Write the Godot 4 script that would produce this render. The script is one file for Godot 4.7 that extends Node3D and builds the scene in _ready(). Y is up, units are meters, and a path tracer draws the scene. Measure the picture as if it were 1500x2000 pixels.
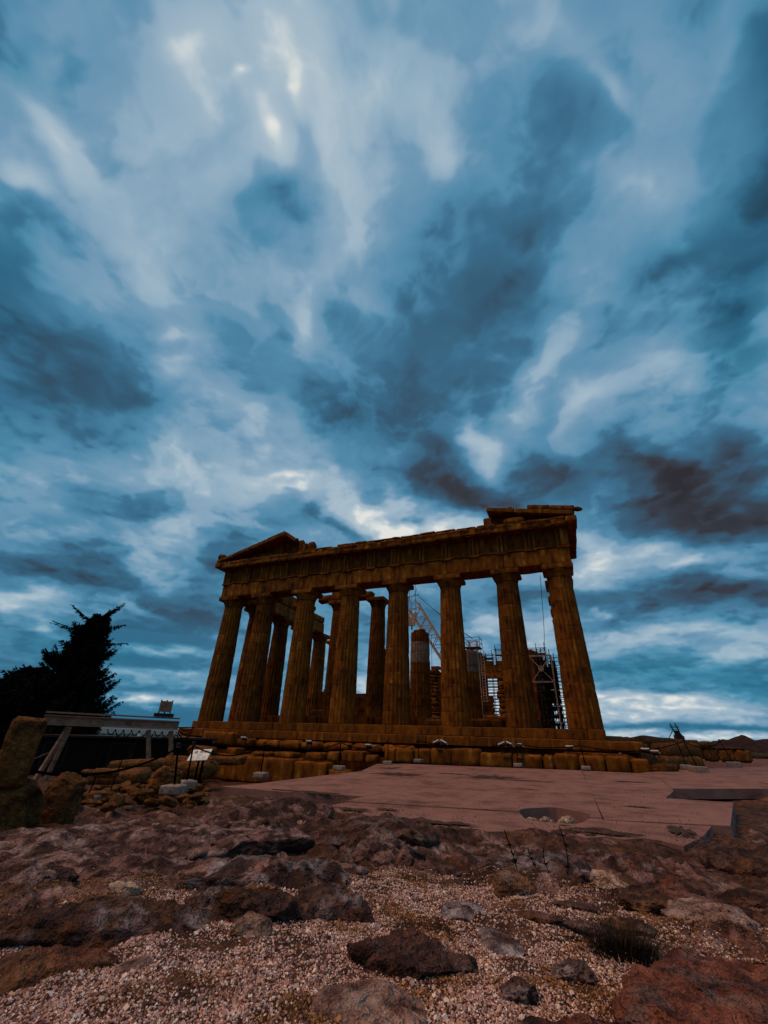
extends Node3D
# A ruined marble temple on a rocky hill under a heavy cloud sky. y is up, units are metres.
# The temple's stylobate is at y = 0, its front edge at z = 0; the viewer stands to the front (+z).

var M := {}
var names := {}
var rng := RandomNumberGenerator.new()


func _ready() -> void:
	rng.seed = 7
	setup_view()
	make_materials()
	build_ground()
	build_temple()
	build_temple_interior()
	build_surroundings()
	build_fence_and_lamps()
	build_foreground()


func setup_view() -> void:
	var cam := Camera3D.new()
	cam.name = "camera"
	cam.position = Vector3(13.765, -0.725, 30.55)
	cam.basis = Basis(Vector3.UP, 0.39325) * Basis(Vector3.RIGHT, 0.48534) * Basis(Vector3.BACK, 0.03255)
	cam.fov = 100.5
	cam.near = 0.05
	cam.far = 12000.0
	add_child(cam)
	cam.current = true
	var env := Environment.new()
	env.background_mode = Environment.BG_SKY
	env.tonemap_mode = Environment.TONE_MAPPER_LINEAR
	env.tonemap_exposure = 1.0
	env.background_energy_multiplier = 1.0
	env.sdfgi_enabled = true
	env.ssao_enabled = true
	env.ssil_enabled = true
	var sky := Sky.new()
	var sm := PanoramaSkyMaterial.new()
	sm.panorama = cloud_sky()
	sky.sky_material = sm
	env.sky = sky
	var we := WorldEnvironment.new()
	we.name = "world_environment"
	we.environment = env
	add_child(we)
	# the sun behind a thick layer of cloud, high over the temple: a wide, soft, warm light
	var sun := DirectionalLight3D.new()
	sun.name = "sun"
	sun.light_energy = 0.5
	sun.light_color = Color(1.0, 0.78, 0.55)
	sun.light_angular_distance = 40.0
	sun.shadow_enabled = true
	sun.look_at_from_position(Vector3.ZERO, -sky_dir(-126.0, 63.0))
	add_child(sun)


func sky_dir(az: float, el: float) -> Vector3:
	var a := deg_to_rad(az)
	var e := deg_to_rad(el)
	return Vector3(sin(a) * cos(e), sin(e), -cos(a) * cos(e))


# ---------------------------------------------------------------- the sky
# Clouds and gaps: azimuth, elevation, half-lengths along and across (degrees), tilt, added brightness, added clear teal.
const CLOUDS := [
	[-56, 9.4, 16.1, 8.7, 5, -0.07, 0.1],
	[16.9, 26.2, 9.7, 5.1, -18, -0.07, 0],
	[-9.2, 31.3, 8.9, 3.4, -5, -0.05, 0],
	[-37.2, 45.2, 5.8, 3.7, 15, 0.08, 0],
	[-56.6, 28.5, 6.6, 2.4, 21, 0.08, 0],
	[-58.6, 65.2, 16.8, 9.6, 40, 0.17, 0],
	[-40.4, 66.7, 12.8, 4.7, -50, 0.1, 0],
	[-60.4, 68.4, 3.3, 1.6, -44, 0.2, 0],
	[-65.1, 65.4, 0.6, 0.4, 53, 0.3, 0],
	[-56.2, 63, 0.6, 0.4, 43, 0.22, 0],
	[-54.5, 62.7, 2.8, 1.4, -29, 0.22, 0],
	[-53.6, 66.5, 2.3, 0.7, -56, 0.2, 0],
	[-66.7, 52.3, 5.6, 3.6, -34, 0.08, 0],
	[-64.2, 48.5, 4.6, 2.5, -30, 0.09, 0],
	[-59.8, 44.4, 1.8, 0.9, 34, 0.17, 0],
	[-81.5, 54, 3.1, 1.3, -27, 0.26, 0],
	[-81.8, 49.4, 1.9, 1.1, 10, 0.27, 0],
	[-76.7, 65.3, 4.7, 2.2, 29, 0.1, 0],
	[-76.4, 64.1, 1.4, 0.9, 28, 0.1, 0],
	[-59.8, 73.5, 2, 1.1, -11, 0.08, 0],
	[-23.6, 72.1, 5.1, 2.1, 14, 0.11, 0],
	[-12.7, 66.5, 2, 1.3, -74, 0.16, 0],
	[-14.4, 69.4, 2.8, 1.8, -44, 0.08, 0],
	[23.3, 66.5, 5.9, 1.2, -76, 0.12, 0],
	[25.8, 62.3, 1.6, 0.7, -76, 0.12, 0],
	[8.8, 74.3, 7.8, 2.8, -31, 0.05, 0],
	[-41.6, 51.6, 3.4, 1.6, 84, 0.22, 0],
	[-30.2, 53.7, 4.3, 1.5, -14, 0.17, 0],
	[-39.6, 56.9, 6.5, 3.1, 17, 0.11, 0],
	[-38.3, 62.5, 4.4, 3.2, -33, 0.1, 0],
	[-56.9, 41.7, 3.5, 1.5, 65, 0.14, 0],
	[-47.3, 38.6, 9.9, 3.5, -36, 0.15, 0],
	[-40.1, 34.9, 3.9, 2.6, -52, 0.1, 0],
	[-47, 29.5, 12.8, 4.5, -7, 0.15, 0],
	[-38.7, 30.3, 3, 0.7, 2, 0.34, 0],
	[-38.8, 28.7, 2, 0.5, 10, 0.22, 0],
	[-27.3, 28.6, 11.7, 1.6, -8, 0.24, 0],
	[-18.6, 26.4, 5.4, 1.5, -17, 0.42, 0],
	[-11.1, 26.2, 3.9, 1.1, -3, 0.26, 0],
	[-7.3, 37.4, 4, 1.5, -80, 0.27, 0],
	[-5.7, 34.6, 2.6, 1.7, -49, 0.16, 0],
	[1.2, 42, 5.5, 2, 37, 0.22, 0],
	[9.4, 38.2, 3.6, 1.5, 32, 0.2, 0],
	[-0.4, 38.4, 3.5, 1.5, 41, 0.14, 0],
	[16.2, 39.1, 5.9, 2, -14, 0.16, 0],
	[23.9, 36.5, 3.7, 1.5, -32, 0.12, 0],
	[10.8, 51.4, 8.2, 4, 79, 0.09, 0],
	[23.6, 54.7, 3.2, 2, -52, 0.12, 0],
	[27.4, 59.6, 7.9, 5.5, -85, 0.06, 0],
	[37.5, 60.3, 5.1, 3.3, -85, 0.04, 0],
	[-60.6, 26.5, 11.8, 3.4, 22, 0.11, 0],
	[-66.1, 21.9, 3.9, 2.6, 23, 0.07, 0],
	[-50.6, 21.1, 4.6, 1.6, 4, 0.2, 0],
	[-46.8, 23.3, 3.6, 1.5, 34, 0.12, 0],
	[-53.9, 18.2, 2.5, 1, -11, 0.16, 0],
	[-60.4, 18.5, 3.8, 1.1, 16, 0.08, 0],
	[-65.6, 16, 2, 1, 16, 0.1, 0],
	[-62.2, 10.9, 3.3, 0.9, 0, 0.42, 0],
	[-60.5, 9, 1.4, 0.4, 9, 0.3, 0],
	[-49.9, 16.1, 2.7, 0.9, -22, 0.17, 0],
	[-52.4, 12.7, 2.5, 0.6, -13, 0.14, 0],
	[-58.1, 8.5, 1.8, 0.5, 7, 0.14, 0],
	[-46.8, 8.1, 4.8, 0.5, 3, 0.22, 0],
	[-46.4, 5.6, 4.7, 0.5, 1, 0.28, 0],
	[-48.1, 2.8, 4.1, 0.5, 1, 0.48, 0],
	[-44.1, 4.8, 3.4, 0.3, 2, 0.12, 0],
	[4.7, 20.2, 3.1, 1.9, 50, 0.26, 0],
	[11.7, 20.3, 6.1, 1.3, -2, 0.2, 0],
	[16.4, 18.1, 2.6, 0.9, -5, 0.26, 0],
	[7.4, 17.4, 4.1, 1.3, -7, 0.16, 0],
	[-7.9, 14, 2.7, 1.5, 0, 0.27, 0],
	[-2.5, 11.3, 2.5, 2.2, 47, 0.2, 0],
	[-16.7, 8.7, 2.6, 2.4, 13, 0.1, 0],
	[6.4, 13.1, 1.6, 0.5, 17, 0.22, 0],
	[7.5, 10.8, 4, 0.7, 5, 0.26, 0],
	[15.7, 10.6, 4.4, 0.9, -6, 0.27, 0],
	[16.4, 8.5, 4.5, 0.6, 7, 0.25, 0],
	[8.8, 9.4, 5.5, 0.5, -4, 0.15, 0],
	[8, 3.9, 6.5, 1, -3, 0.5, -0.4],
	[5.8, 2.7, 4.1, 0.5, -3, 0.2, -0.3],
	[3.3, 2.9, 2.5, 1, 3, 0.2, -0.3],
	[14.7, 2.8, 2.7, 0.4, 0, 0.2, -0.2],
	[4, 0.9, 3.4, 0.4, 2, 0.36, -0.6],
	[8, 1.1, 0.9, 0.3, 3, 0.25, 0],
	[14.6, 1.1, 3, 0.4, 2, 0.5, -0.6],
	[-23.7, 4.9, 2.3, 1.9, -86, 0.35, -0.3],
	[-9, 4.7, 3.6, 2.8, 9, 0.4, -0.3],
	[-1.3, 3.6, 3.2, 2.1, 74, 0.4, -0.3],
	[-2.2, 54.3, 8, 7.1, -58, -0.12, 0.1],
	[-18.7, 47.7, 15.2, 7.7, 39, -0.14, 0.05],
	[-31.6, 38.8, 6.7, 4.7, 9, -0.12, 0.15],
	[-9.9, 40.9, 10.6, 5.2, -12, -0.11, 0.05],
	[-52.1, 58.4, 4.4, 2.3, 31, -0.2, 0.15],
	[-50.5, 63.6, 3.4, 1.4, -39, -0.12, 0],
	[-56.7, 49.8, 6.1, 3.1, 33, -0.06, 0.1],
	[-13.8, 33.6, 4.2, 4.1, -76, -0.34, -0.25],
	[-7, 29.5, 6.3, 1.9, -21, -0.32, -0.25],
	[4.1, 29.9, 6.1, 2.7, -12, -0.34, -0.25],
	[16.1, 28.9, 6.7, 1.9, -48, -0.24, -0.15],
	[19.6, 23.7, 7.3, 3, -18, -0.36, -0.3],
	[24.6, 27.6, 3.1, 2.7, -90, -0.3, -0.25],
	[22.2, 20.2, 4.3, 2.6, -16, -0.14, -0.2],
	[1.2, 49.2, 3.6, 3.2, -59, -0.05, 0],
	[-68.6, 32.5, 11.4, 6.1, -16, -0.24, 0.15],
	[-76.2, 37.3, 7.2, 3.3, -70, -0.08, 0.3],
	[-57.4, 34.3, 7.1, 3.5, -11, -0.08, 0.1],
	[-70, 24.8, 4.1, 2.3, -71, -0.02, 0.5],
	[35.3, 47.3, 14.3, 3.2, 55, -0.16, 0.4],
	[22.5, 46.7, 4.9, 2.1, 7, -0.13, 0.15],
	[27.9, 43.7, 5.1, 3.8, -67, -0.07, 0.2],
	[26.8, 49.3, 5.4, 2.9, -23, -0.02, 0.25],
	[29.2, 36.7, 3.9, 2.1, 75, -0.1, 0.5],
	[44.6, 58.1, 3.2, 1.9, -90, -0.04, 0.4],
	[-38.2, 76.4, 6.3, 1.5, 17, -0.05, 0.2],
	[-35.2, 72.6, 2.9, 2.1, 16, -0.05, 0.15],
	[-89.7, 56.5, 2.4, 1.4, 88, -0.04, 0.3],
	[-78.1, 42.8, 5.5, 2.9, -72, -0.14, 0.3],
	[-71.9, 48.9, 4.5, 3.2, 90, -0.06, 0],
	[18, 64.7, 4.4, 3.2, -60, -0.08, 0],
	[-22.8, 66.7, 2.7, 2.6, -11, -0.06, 0],
	[-56.6, 23.2, 5.9, 2, 17, -0.12, 0.1],
	[-42.5, 22.1, 4.4, 1.9, 9, -0.16, 0.05],
	[-33.9, 26.2, 6.1, 1.1, -1, -0.18, 0.05],
	[-62.1, 16.4, 7.5, 1.6, 15, -0.08, 0],
	[-59, 14.3, 9, 1.8, 9, -0.22, 0.15],
	[-44.2, 18, 3.8, 1.7, -18, -0.18, 0.05],
	[-45.5, 12.5, 5.7, 2, -2, -0.32, -0.05],
	[-49.9, 9.5, 6.1, 0.7, 2, -0.22, 0],
	[-48.6, 6.8, 6.6, 0.6, 2, -0.24, 0],
	[-60.9, 4.2, 3.7, 1.1, 4, -0.2, 0.1],
	[-62.3, 6.9, 3.2, 1, 7, -0.1, 0.3],
	[-46.4, 4.1, 6.1, 0.3, 2, -0.15, 0.1],
	[-46.2, 1.2, 12.3, 1.1, -1, -0.3, 0.5],
	[-57.7, 0.8, 9, 1.8, 2, -0.2, 0.4],
	[-56.9, 7.6, 7.3, 2.5, 6, -0.05, 0.4],
	[-49, 6.4, 8.8, 3.7, 3, -0.02, 0.45],
	[12.1, 14.8, 11.2, 1.9, -3, -0.32, -0.2],
	[19.4, 14.5, 4.5, 1.5, -9, -0.12, -0.1],
	[5.7, 12, 3.2, 0.8, 9, -0.14, -0.1],
	[-5, 16.4, 5.4, 1.4, -3, -0.2, -0.05],
	[-16.6, 14.4, 4, 1.9, 1, -0.14, 0],
	[-24, 11.7, 2.6, 2.5, -3, -0.1, 0.1],
	[8.7, 7.1, 9.7, 1.8, -4, -0.12, 1],
	[16.6, 5.2, 3.4, 1.5, 2, -0.1, 0.9],
	[16.2, 11.1, 1.7, 1, -1, -0.1, 0.6],
	[8.9, 1.8, 9.3, 0.3, 0, -0.3, 0.7],
	[15.6, 1.9, 4.4, 0.3, 1, -0.05, 0.5],
	[6, 3.6, 1.9, 0.4, -3, -0.25, 0.5],
]
const GA := 720
const GE := 361
const SKY_W := 3072
const SKY_H := 1536
var sky_v := PackedFloat32Array()
var sky_t := PackedFloat32Array()
var sky_bytes := PackedByteArray()
var sky_rows := {}
var sky_lock := Mutex.new()
var tone := PackedFloat32Array()
var tone_teal := PackedFloat32Array()


func ramp_table(stops: Array) -> PackedFloat32Array:
	var out := PackedFloat32Array()
	for i in 257:
		var t := i / 256.0
		var k := 0
		while k < stops.size() - 2 and t > stops[k + 1][0]:
			k += 1
		var f: float = clampf((t - stops[k][0]) / (stops[k + 1][0] - stops[k][0]), 0.0, 1.0)
		for c in 3:
			out.append(lerpf(stops[k][c + 1], stops[k + 1][c + 1], f))
	return out


func cloud_sky() -> Texture2D:
	tone = ramp_table([[0.0, 46, 46, 52], [0.12, 55, 59, 69], [0.25, 56, 84, 107], [0.38, 60, 108, 138], [0.5, 82, 136, 168], [0.62, 118, 155, 182], [0.75, 153, 178, 196], [0.88, 186, 200, 208], [1.0, 226, 227, 221]])
	tone_teal = ramp_table([[0.0, 12, 40, 58], [0.3, 22, 82, 112], [0.5, 60, 135, 165], [1.0, 220, 225, 228]])
	sky_v.resize(GA * GE)
	sky_t.resize(GA * GE)
	sky_v.fill(0.0)
	for c in CLOUDS:
		var d0 := sky_dir(c[0], c[1])
		var a0 := deg_to_rad(c[0])
		var e := Vector3(cos(a0), 0, sin(a0))
		var n := e.cross(d0)
		if n.y < 0:
			n = -n
		var r := deg_to_rad(c[4])
		var ax := (e * cos(r) + n * sin(r)) / tan(deg_to_rad(c[2]))
		var ay := (n * cos(r) - e * sin(r)) / tan(deg_to_rad(c[3]))
		var reach: float = 2.3 * maxf(c[2], c[3])
		var least := cos(deg_to_rad(minf(reach, 75.0)))
		for j in range(maxi(0, int((c[1] - reach) * 4.0)), mini(GE, int((c[1] + reach) * 4.0) + 2)):
			var el := deg_to_rad(j * 0.25)
			var wide: float = 180.0 if c[1] + reach > 86.0 else minf(180.0, 1.3 * reach / cos(deg_to_rad(minf(c[1] + reach, 86.0))))
			for i in range(int((c[0] - wide) * 2.0), int((c[0] + wide) * 2.0)):
				var az := deg_to_rad(i * 0.5)
				var d := Vector3(sin(az) * cos(el), sin(el), -cos(az) * cos(el))
				var f := d.dot(d0)
				if f > least:
					var u := d.dot(ax) / f
					var v := d.dot(ay) / f
					var g := exp(-0.9 * (u * u + v * v))
					var k := j * GA + posmod(i + 360, GA)
					sky_v[k] += c[5] * g
					sky_t[k] += c[6] * g
	var group := WorkerThreadPool.add_group_task(sky_row, SKY_H / 2 + 2)
	WorkerThreadPool.wait_for_group_task_completion(group)
	sky_bytes.resize(SKY_W * SKY_H * 3)
	sky_bytes.fill(70)
	var top := PackedByteArray()
	for j in SKY_H / 2 + 2:
		top.append_array(sky_rows[j])
	sky_rows.clear()
	var rest := sky_bytes.slice(top.size())
	top.append_array(rest)
	return ImageTexture.create_from_image(Image.create_from_data(SKY_W, SKY_H, false, Image.FORMAT_RGB8, top))


func sky_row(j: int) -> void:
	var warp := FastNoiseLite.new()
	warp.seed = 11
	warp.frequency = 1.0
	warp.fractal_octaves = 5
	warp.fractal_gain = 0.55
	var fine := FastNoiseLite.new()
	fine.seed = 23
	fine.frequency = 1.0
	fine.fractal_octaves = 5
	fine.fractal_gain = 0.56
	var eye := Basis(Vector3.UP, 0.39325) * Basis(Vector3.RIGHT, 0.48534) * Vector3.FORWARD
	var row := PackedByteArray()
	row.resize(SKY_W * 3)
	var el := maxf(0.0, (0.5 - (j + 0.5) / SKY_H) * PI)
	var se := sin(el)
	var ce := cos(el)
	var far := 1.0 / (se + 0.16)
	var rise := 0.10 + 0.9 * smoothstep(0.0, 0.55, se)
	for i in SKY_W:
		var az := wrapf((i + 0.5) / SKY_W * TAU, -PI, PI)
		var d := Vector3(sin(az) * ce, se, -cos(az) * ce)
		var p := Vector3(d.x * far, 0.0, d.z * far)
		var w1 := warp.get_noise_3d(p.x * 1.5, 3.0, p.z * 1.5)
		var w2 := warp.get_noise_3d(p.x * 1.5, 17.0, p.z * 1.5)
		var f1 := fine.get_noise_3d(p.x * 2.4 + w1 * 0.4, 5.0, p.z * 2.4 + w2 * 0.4)
		# look the clouds up a little aside, so that their outlines are ragged
		var la := rad_to_deg(az) + w1 * 5.0 / maxf(ce, 0.25)
		var le := rad_to_deg(el) + w2 * 5.5 * rise
		var gi := fposmod(la + 180.0, 360.0) * 2.0
		var gj := clampf(le * 4.0, 0.0, GE - 1.01)
		var i0 := int(gi)
		var fi := gi - i0
		i0 = i0 % GA
		var i1 := (i0 + 1) % GA
		var j0 := int(gj)
		var fj := gj - j0
		var k := j0 * GA
		var v := lerpf(lerpf(sky_v[k + i0], sky_v[k + i1], fi), lerpf(sky_v[k + GA + i0], sky_v[k + GA + i1], fi), fj)
		var t := lerpf(lerpf(sky_t[k + i0], sky_t[k + i1], fi), lerpf(sky_t[k + GA + i0], sky_t[k + GA + i1], fi), fj)
		var away := 1.0 - smoothstep(0.35, 0.66, d.dot(eye))
		var f2 := fine.get_noise_3d(p.x * 6.0 + w2 * 0.5, 9.0, p.z * 6.0 - w1 * 0.5)
		var puff := 0.30 - absf(fine.get_noise_3d(p.x * 3.0 + w2 * 0.3, 21.0, p.z * 3.0 - w1 * 0.3)) - 0.5 * absf(f2)
		v = 0.515 + v + f1 * (0.14 + 0.22 * away) + f2 * 0.085 + puff * 0.17 + w1 * (0.05 + 0.25 * away) - away * 0.05
		# cloud over cloud: here and there a layer has a crisper lit rim and fades softly away from it
		var shift := w1 * 1.0 + f1 * 1.2
		var layer := v * 3.6 + shift
		var edge := layer - floorf(layer)
		v = lerpf(v, (floorf(layer) + smoothstep(0.0, 0.45, edge) * 1.12 - 0.12 * smoothstep(0.45, 1.0, edge) - shift) / 3.6, 0.22)
		# the brightest breaks stay ragged; the last veil above the horizon never goes quite dark
		if v > 0.76:
			v = 0.76 + (v - 0.76) * 0.6 + (f2 * 0.30 + f1 * 0.12) * smoothstep(0.76, 0.95, v)
		var least_v := 0.37 * (1.0 - smoothstep(0.15, 0.28, el))
		if v < least_v + 0.1:
			v = least_v + 0.1 * exp((v - least_v - 0.1) / 0.1) if least_v > 0.05 else v
		t = clampf(t, 0.0, 1.0) * 0.8
		var q := int(clampf(v, 0.0, 1.0) * 255.99) * 3
		for c in 3:
			row[i * 3 + c] = int(lerpf(tone[q + c], tone_teal[q + c], t) + 0.5)
	sky_lock.lock()
	sky_rows[j] = row
	sky_lock.unlock()

# ---------------------------------------------------------------- helpers
class Acc:
	# collects quads, boxes, tubes and slabs into one mesh
	var v := PackedVector3Array()
	var n := PackedVector3Array()
	var idx := PackedInt32Array()

	func quad(a: Vector3, b: Vector3, c: Vector3, d: Vector3) -> void:   # a b c d counter-clockwise seen from outside
		var nn := (b - a).cross(d - a).normalized()
		var k := v.size()
		v.append_array([a, b, c, d])
		n.append_array([nn, nn, nn, nn])
		idx.append_array([k, k + 2, k + 1, k, k + 3, k + 2])

	func box(x: Transform3D, s: Vector3) -> void:
		var h := s * 0.5
		var p := []
		for k in 8:
			p.append(x * Vector3(h.x * (1 if k & 1 else -1), h.y * (1 if k & 2 else -1), h.z * (1 if k & 4 else -1)))
		quad(p[4], p[5], p[7], p[6])
		quad(p[1], p[0], p[2], p[3])
		quad(p[5], p[1], p[3], p[7])
		quad(p[0], p[4], p[6], p[2])
		quad(p[6], p[7], p[3], p[2])
		quad(p[0], p[1], p[5], p[4])

	func bar(a: Vector3, b: Vector3, w: float, t := -1.0) -> void:       # a square bar from a to b
		var z := b - a
		var up := Vector3.UP if absf(z.normalized().y) < 0.95 else Vector3.RIGHT
		var bs := Basis.looking_at(z.normalized(), up)
		box(Transform3D(bs, (a + b) * 0.5), Vector3(w, t if t > 0 else w, z.length()))

	func tube(pts: PackedVector3Array, r: float, sides := 6) -> void:
		var base := v.size()
		for i in pts.size():
			var dir := (pts[mini(i + 1, pts.size() - 1)] - pts[maxi(i - 1, 0)]).normalized()
			var side := dir.cross(Vector3.UP if absf(dir.y) < 0.95 else Vector3.RIGHT).normalized()
			var up := side.cross(dir)
			for k in sides:
				var a := TAU * k / sides
				var o := side * cos(a) + up * sin(a)
				v.append(pts[i] + o * r)
				n.append(o)
		for i in pts.size() - 1:
			for k in sides:
				var p := base + i * sides + k
				var q := base + i * sides + (k + 1) % sides
				idx.append_array([p, p + sides, q, q, p + sides, q + sides])

	func rod(a: Vector3, b: Vector3, r: float, sides := 6) -> void:
		tube(PackedVector3Array([a, b]), r, sides)

	func lathe(prof: Array, sides := 20, at := Vector3.ZERO) -> void:     # prof: [radius, height] from the bottom up
		for i in prof.size() - 1:
			var r0: float = prof[i][0]
			var r1: float = prof[i + 1][0]
			var y0: float = prof[i][1]
			var y1: float = prof[i + 1][1]
			var sl := Vector2(y1 - y0, r0 - r1).normalized()
			var k0 := v.size()
			for k in sides + 1:
				var o := Vector3(cos(TAU * k / sides), 0, sin(TAU * k / sides))
				v.append_array([at + o * r0 + Vector3.UP * y0, at + o * r1 + Vector3.UP * y1])
				var nn := o * sl.x + Vector3.UP * sl.y
				n.append_array([nn, nn])
			for k in sides:
				var p := k0 + k * 2
				idx.append_array([p, p + 2, p + 1, p + 1, p + 2, p + 3])

	func slab(poly: PackedVector2Array, y0: float, y1: float, tilt := Vector3.ZERO) -> void:
		# an upright prism over a polygon of x and z; tilt adds x * tilt.x + z * tilt.z + tilt.y to both heights
		var top := []
		var low := []
		for p in poly:
			var d := p.x * tilt.x + p.y * tilt.z + tilt.y
			top.append(Vector3(p.x, y1 + d, p.y))
			low.append(Vector3(p.x, y0 + d, p.y))
		var cw := Geometry2D.is_polygon_clockwise(poly)
		var tri := Geometry2D.triangulate_polygon(poly)
		var k := v.size()
		for p in top:
			v.append(p)
			n.append(Vector3.UP)
		for t in range(0, tri.size(), 3):
			var a: Vector3 = top[tri[t]]
			var b: Vector3 = top[tri[t + 1]]
			var c: Vector3 = top[tri[t + 2]]
			if (b - a).cross(c - a).y > 0:
				idx.append_array([k + tri[t], k + tri[t + 2], k + tri[t + 1]])
			else:
				idx.append_array([k + tri[t], k + tri[t + 1], k + tri[t + 2]])
		for i in poly.size():
			var j := (i + 1) % poly.size()
			if cw:
				quad(low[j], low[i], top[i], top[j]) if false else side_quad(low[i], low[j], top[j], top[i], true)
			else:
				side_quad(low[i], low[j], top[j], top[i], false)

	func side_quad(a: Vector3, b: Vector3, c: Vector3, d: Vector3, flip: bool) -> void:
		# Godot's 2D «clockwise» has y downwards; with z downwards on the page that is the same turn
		if flip:
			quad(b, a, d, c)
		else:
			quad(a, b, c, d)

	func mesh() -> ArrayMesh:
		var arr := []
		arr.resize(Mesh.ARRAY_MAX)
		arr[Mesh.ARRAY_VERTEX] = v
		arr[Mesh.ARRAY_NORMAL] = n
		arr[Mesh.ARRAY_INDEX] = idx
		var m := ArrayMesh.new()
		m.add_surface_from_arrays(Mesh.PRIMITIVE_TRIANGLES, arr)
		return m


func noise(sd: int, freq: float, oct := 3, kind := FastNoiseLite.TYPE_SIMPLEX_SMOOTH) -> FastNoiseLite:
	var f := FastNoiseLite.new()
	f.seed = sd
	f.frequency = freq
	f.noise_type = kind
	f.fractal_octaves = oct
	return f


var n_low := noise(3, 0.5, 3)
var n_mid := noise(5, 1.7, 3)
var n_fine := noise(9, 6.0, 3)
var n_rough := make_rough()
var n_cell := make_cell(21, 1.0)
var n_ridge := make_ridge(31, 1.0)


func make_rough() -> FastNoiseLite:
	var c := noise(15, 6.0, 5)
	c.fractal_gain = 0.62
	return c


func make_cell(sd: int, f: float) -> FastNoiseLite:
	var c := noise(sd, f, 1, FastNoiseLite.TYPE_CELLULAR)
	c.fractal_type = FastNoiseLite.FRACTAL_NONE
	c.cellular_return_type = FastNoiseLite.RETURN_DISTANCE2_SUB
	c.cellular_jitter = 1.0
	return c


func make_ridge(sd: int, f: float) -> FastNoiseLite:
	var c := noise(sd, f, 4)
	c.fractal_type = FastNoiseLite.FRACTAL_RIDGED
	return c


func fresh(called: String) -> String:
	var k: int = names.get(called, 0)
	names[called] = k + 1
	return called if k == 0 else "%s_%03d" % [called, k]


func thing(called: String, label: String, category: String, at := Vector3.ZERO, turn := 0.0, group := "") -> Node3D:
	var o := Node3D.new()
	o.name = fresh(called)
	add_child(o)
	o.position = at
	o.rotation.y = turn
	tag(o, label, category, group)
	return o


func tag(o: Node, label: String, category: String, group := "") -> void:
	o.set_meta("label", label)
	o.set_meta("category", category)
	if group:
		o.set_meta("group", group)


func part(called: String, mesh: Mesh, mat: Material, parent: Node, x := Transform3D.IDENTITY) -> MeshInstance3D:
	var o := MeshInstance3D.new()
	o.mesh = mesh
	o.material_override = mat
	o.transform = x
	if parent == self:
		o.name = fresh(called)
		add_child(o)
	else:
		o.name = called
		parent.add_child(o, true)
	return o


func holder(called: String, parent: Node, at := Vector3.ZERO) -> Node3D:
	var o := Node3D.new()
	o.name = called
	o.position = at
	parent.add_child(o, true)
	return o


func structure(o: Node) -> Node:
	o.set_meta("kind", "structure")
	return o


func stuff(o: Node) -> Node:
	o.set_meta("kind", "stuff")
	return o


func at(x: float, y: float, z: float, turn := 0.0, tilt_x := 0.0, tilt_z := 0.0) -> Transform3D:
	return Transform3D(Basis.from_euler(Vector3(tilt_x, turn, tilt_z)), Vector3(x, y, z))


func lattice(n: Vector3i, shape: Callable, weld := false, tint = null) -> ArrayMesh:
	# the surface of a cube as a grid of n cells, each point (-1..1) put where shape says; welded, its normals run smoothly round the edges
	var v := PackedVector3Array()
	var nn := PackedVector3Array()
	var col := PackedColorArray()
	var idx := PackedInt32Array()
	var seen := {}
	var dims := [n.x, n.y, n.z]
	for axis in 3:
		var a := (axis + 1) % 3
		var b := (axis + 2) % 3
		for s in [-1, 1]:
			var w: int = dims[a] + 1
			var ids := PackedInt32Array()
			for j in dims[b] + 1:
				for i in w:
					var g := Vector3i()
					g[axis] = dims[axis] if s > 0 else 0
					g[a] = i
					g[b] = j
					var k: int = seen.get(g, -1) if weld else -1
					if k < 0:
						k = v.size()
						var p := Vector3(g) / Vector3(n) * 2.0 - Vector3.ONE
						var q: Vector3 = shape.call(p)
						v.append(q)
						nn.append(Vector3.ZERO)
						if tint != null:
							col.append(tint.call(q))
						if weld:
							seen[g] = k
					ids.append(k)
			for j in dims[b]:
				for i in dims[a]:
					var p00 := ids[j * w + i]
					var p10 := ids[j * w + i + 1]
					var p01 := ids[j * w + w + i]
					var p11 := ids[j * w + w + i + 1]
					if s > 0:
						idx.append_array([p00, p11, p10, p00, p01, p11])
					else:
						idx.append_array([p00, p10, p11, p00, p11, p01])
					var fn: Vector3 = (v[p11] - v[p00]).cross(v[p01] - v[p10]) * float(s)
					nn[p00] += fn
					nn[p10] += fn
					nn[p01] += fn
					nn[p11] += fn
	for i in nn.size():
		nn[i] = nn[i].normalized()
	var arr := []
	arr.resize(Mesh.ARRAY_MAX)
	arr[Mesh.ARRAY_VERTEX] = v
	arr[Mesh.ARRAY_NORMAL] = nn
	arr[Mesh.ARRAY_INDEX] = idx
	if tint != null:
		arr[Mesh.ARRAY_COLOR] = col
	var m := ArrayMesh.new()
	m.add_surface_from_arrays(Mesh.PRIMITIVE_TRIANGLES, arr)
	return m


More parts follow.
